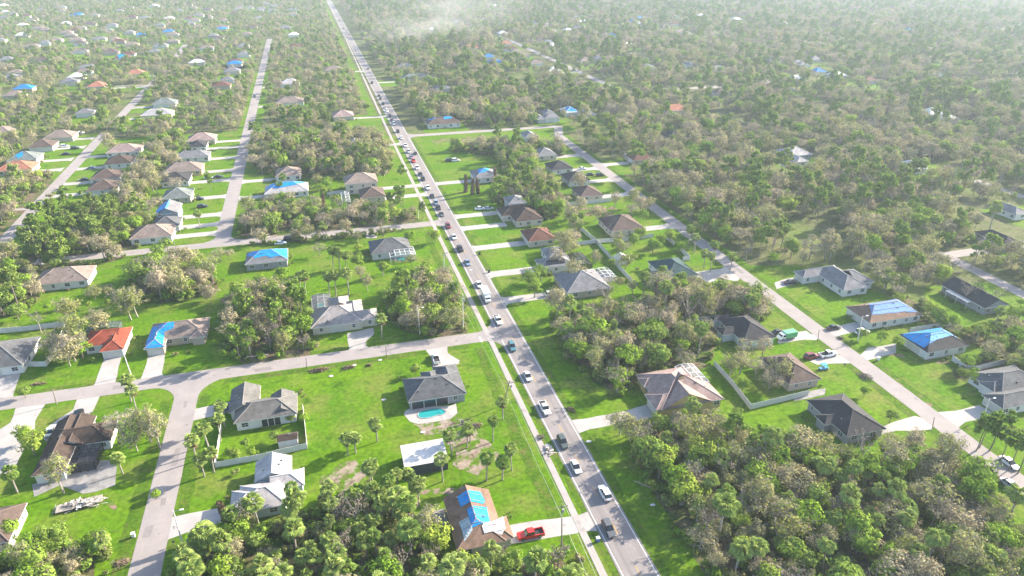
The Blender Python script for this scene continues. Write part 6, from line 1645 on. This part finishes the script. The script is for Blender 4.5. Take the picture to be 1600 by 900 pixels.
print('trees', len(TREES), {k: len(v) for k, v in rest.items()})

rl = random.Random(8)
for (n_, p, mix_, d_, s_, b_) in WOODS:
    if n_ not in PHR or n_ not in BOXW: continue
    a0, a1, b0, b1 = BOXW[n_]; made = 0
    while made < (16 if n_ == 'bottom right' else 5):
        px, py = rl.uniform(a0, a1), rl.uniform(b0, b1)
        if not inside(p, px, py): continue
        made += 1; a = rl.uniform(0, 6.28); L = rl.uniform(4, 8); m = MB(); d = Vector((math.cos(a), math.sin(a), rl.uniform(.05, .45))) * L; limb(m, (0, 0, .2), d, .2, .07, rl, .05, 4, 6)
        for _ in range(5):
            q = d * rl.uniform(.5, 1); limb(m, q, q + rvec(rl) * 1.4, .05, .015, rl, .2, 2, 4)
        o = m.build('fallen_trunk', 'bark_pale', None, (px, py, 0)); w_ = (py - b0) / (b1 - b0); u = (px - a0) / (a1 - a0)
        tag(o, 'pale fallen trunk in the ' + ('near ' if w_ < .33 else ('far ' if w_ > .67 else 'middle ')) + ('left part of ' if u < .33 else ('right part of ' if u > .67 else 'part of ')) + SHORT[n_], 'trunk', 'fallen trunks in the woods')

# ------------------------------------------------------------------ air
bm = bmesh.new(); bmesh.ops.create_cube(bm, size=1); me = bpy.data.meshes.new('haze'); bm.to_mesh(me); bm.free()
hz = obj('haze', me); hz.scale = (10400, 10400, 120); hz.location = (0, 1500, 57); hz['kind'] = 'stuff'
m = bpy.data.materials.new('haze_air'); m.use_nodes = True; n = m.node_tree.nodes; n.remove(n['Principled BSDF'])
pv = n.new('ShaderNodeVolumePrincipled'); pv.inputs['Color'].default_value = (.70, .85, 1.0, 1); pv.inputs['Density'].default_value = .000155; pv.inputs['Anisotropy'].default_value = .25
m.node_tree.links.new(pv.outputs[0], n['Material Output'].inputs['Volume']); me.materials.append(m)

# the thin smoke drifting over the far wood
bm = bmesh.new(); bmesh.ops.create_icosphere(bm, subdivisions=4, radius=1)
for v in bm.verts:
    k = 1 + .35 * mnoise.noise(v.co * 1.7 + Vector((3, 1, 7))); v.co *= k
me = bpy.data.meshes.new('smoke'); bm.to_mesh(me); bm.free(); sm = obj('smoke', me); sm.location = (135, 790, 32); sm.scale = (105, 130, 32); sm.rotation_euler = (0, R(-8), R(-14)); sm['kind'] = 'stuff'
m = bpy.data.materials.new('smoke_air'); m.use_nodes = True; n = m.node_tree.nodes; l = m.node_tree.links; n.remove(n['Principled BSDF']); pv = n.new('ShaderNodeVolumePrincipled'); pv.inputs['Color'].default_value = (.93, .93, .92, 1)
tc = n.new('ShaderNodeTexCoord'); nz_ = n.new('ShaderNodeTexNoise'); nz_.inputs['Scale'].default_value = 1.8; nz_.inputs['Detail'].default_value = 4; l.new(tc.outputs['Object'], nz_.inputs['Vector'])
ln = n.new('ShaderNodeVectorMath'); ln.operation = 'LENGTH'; l.new(tc.outputs['Object'], ln.inputs[0]); fo = n.new('ShaderNodeMapRange'); fo.inputs[1].default_value = 1.0; fo.inputs[2].default_value = .1; l.new(ln.outputs['Value'], fo.inputs[0])
nr = n.new('ShaderNodeMapRange'); nr.inputs[1].default_value = .42; nr.inputs[2].default_value = .75; l.new(nz_.outputs['Fac'], nr.inputs[0])
mu = n.new('ShaderNodeMath'); mu.operation = 'MULTIPLY'; l.new(fo.outputs[0], mu.inputs[0]); l.new(nr.outputs[0], mu.inputs[1]); m2 = n.new('ShaderNodeMath'); m2.operation = 'MULTIPLY'; m2.inputs[1].default_value = .0055; l.new(mu.outputs[0], m2.inputs[0]); l.new(m2.outputs[0], pv.inputs['Density'])
l.new(pv.outputs[0], n['Material Output'].inputs['Volume']); me.materials.append(m)
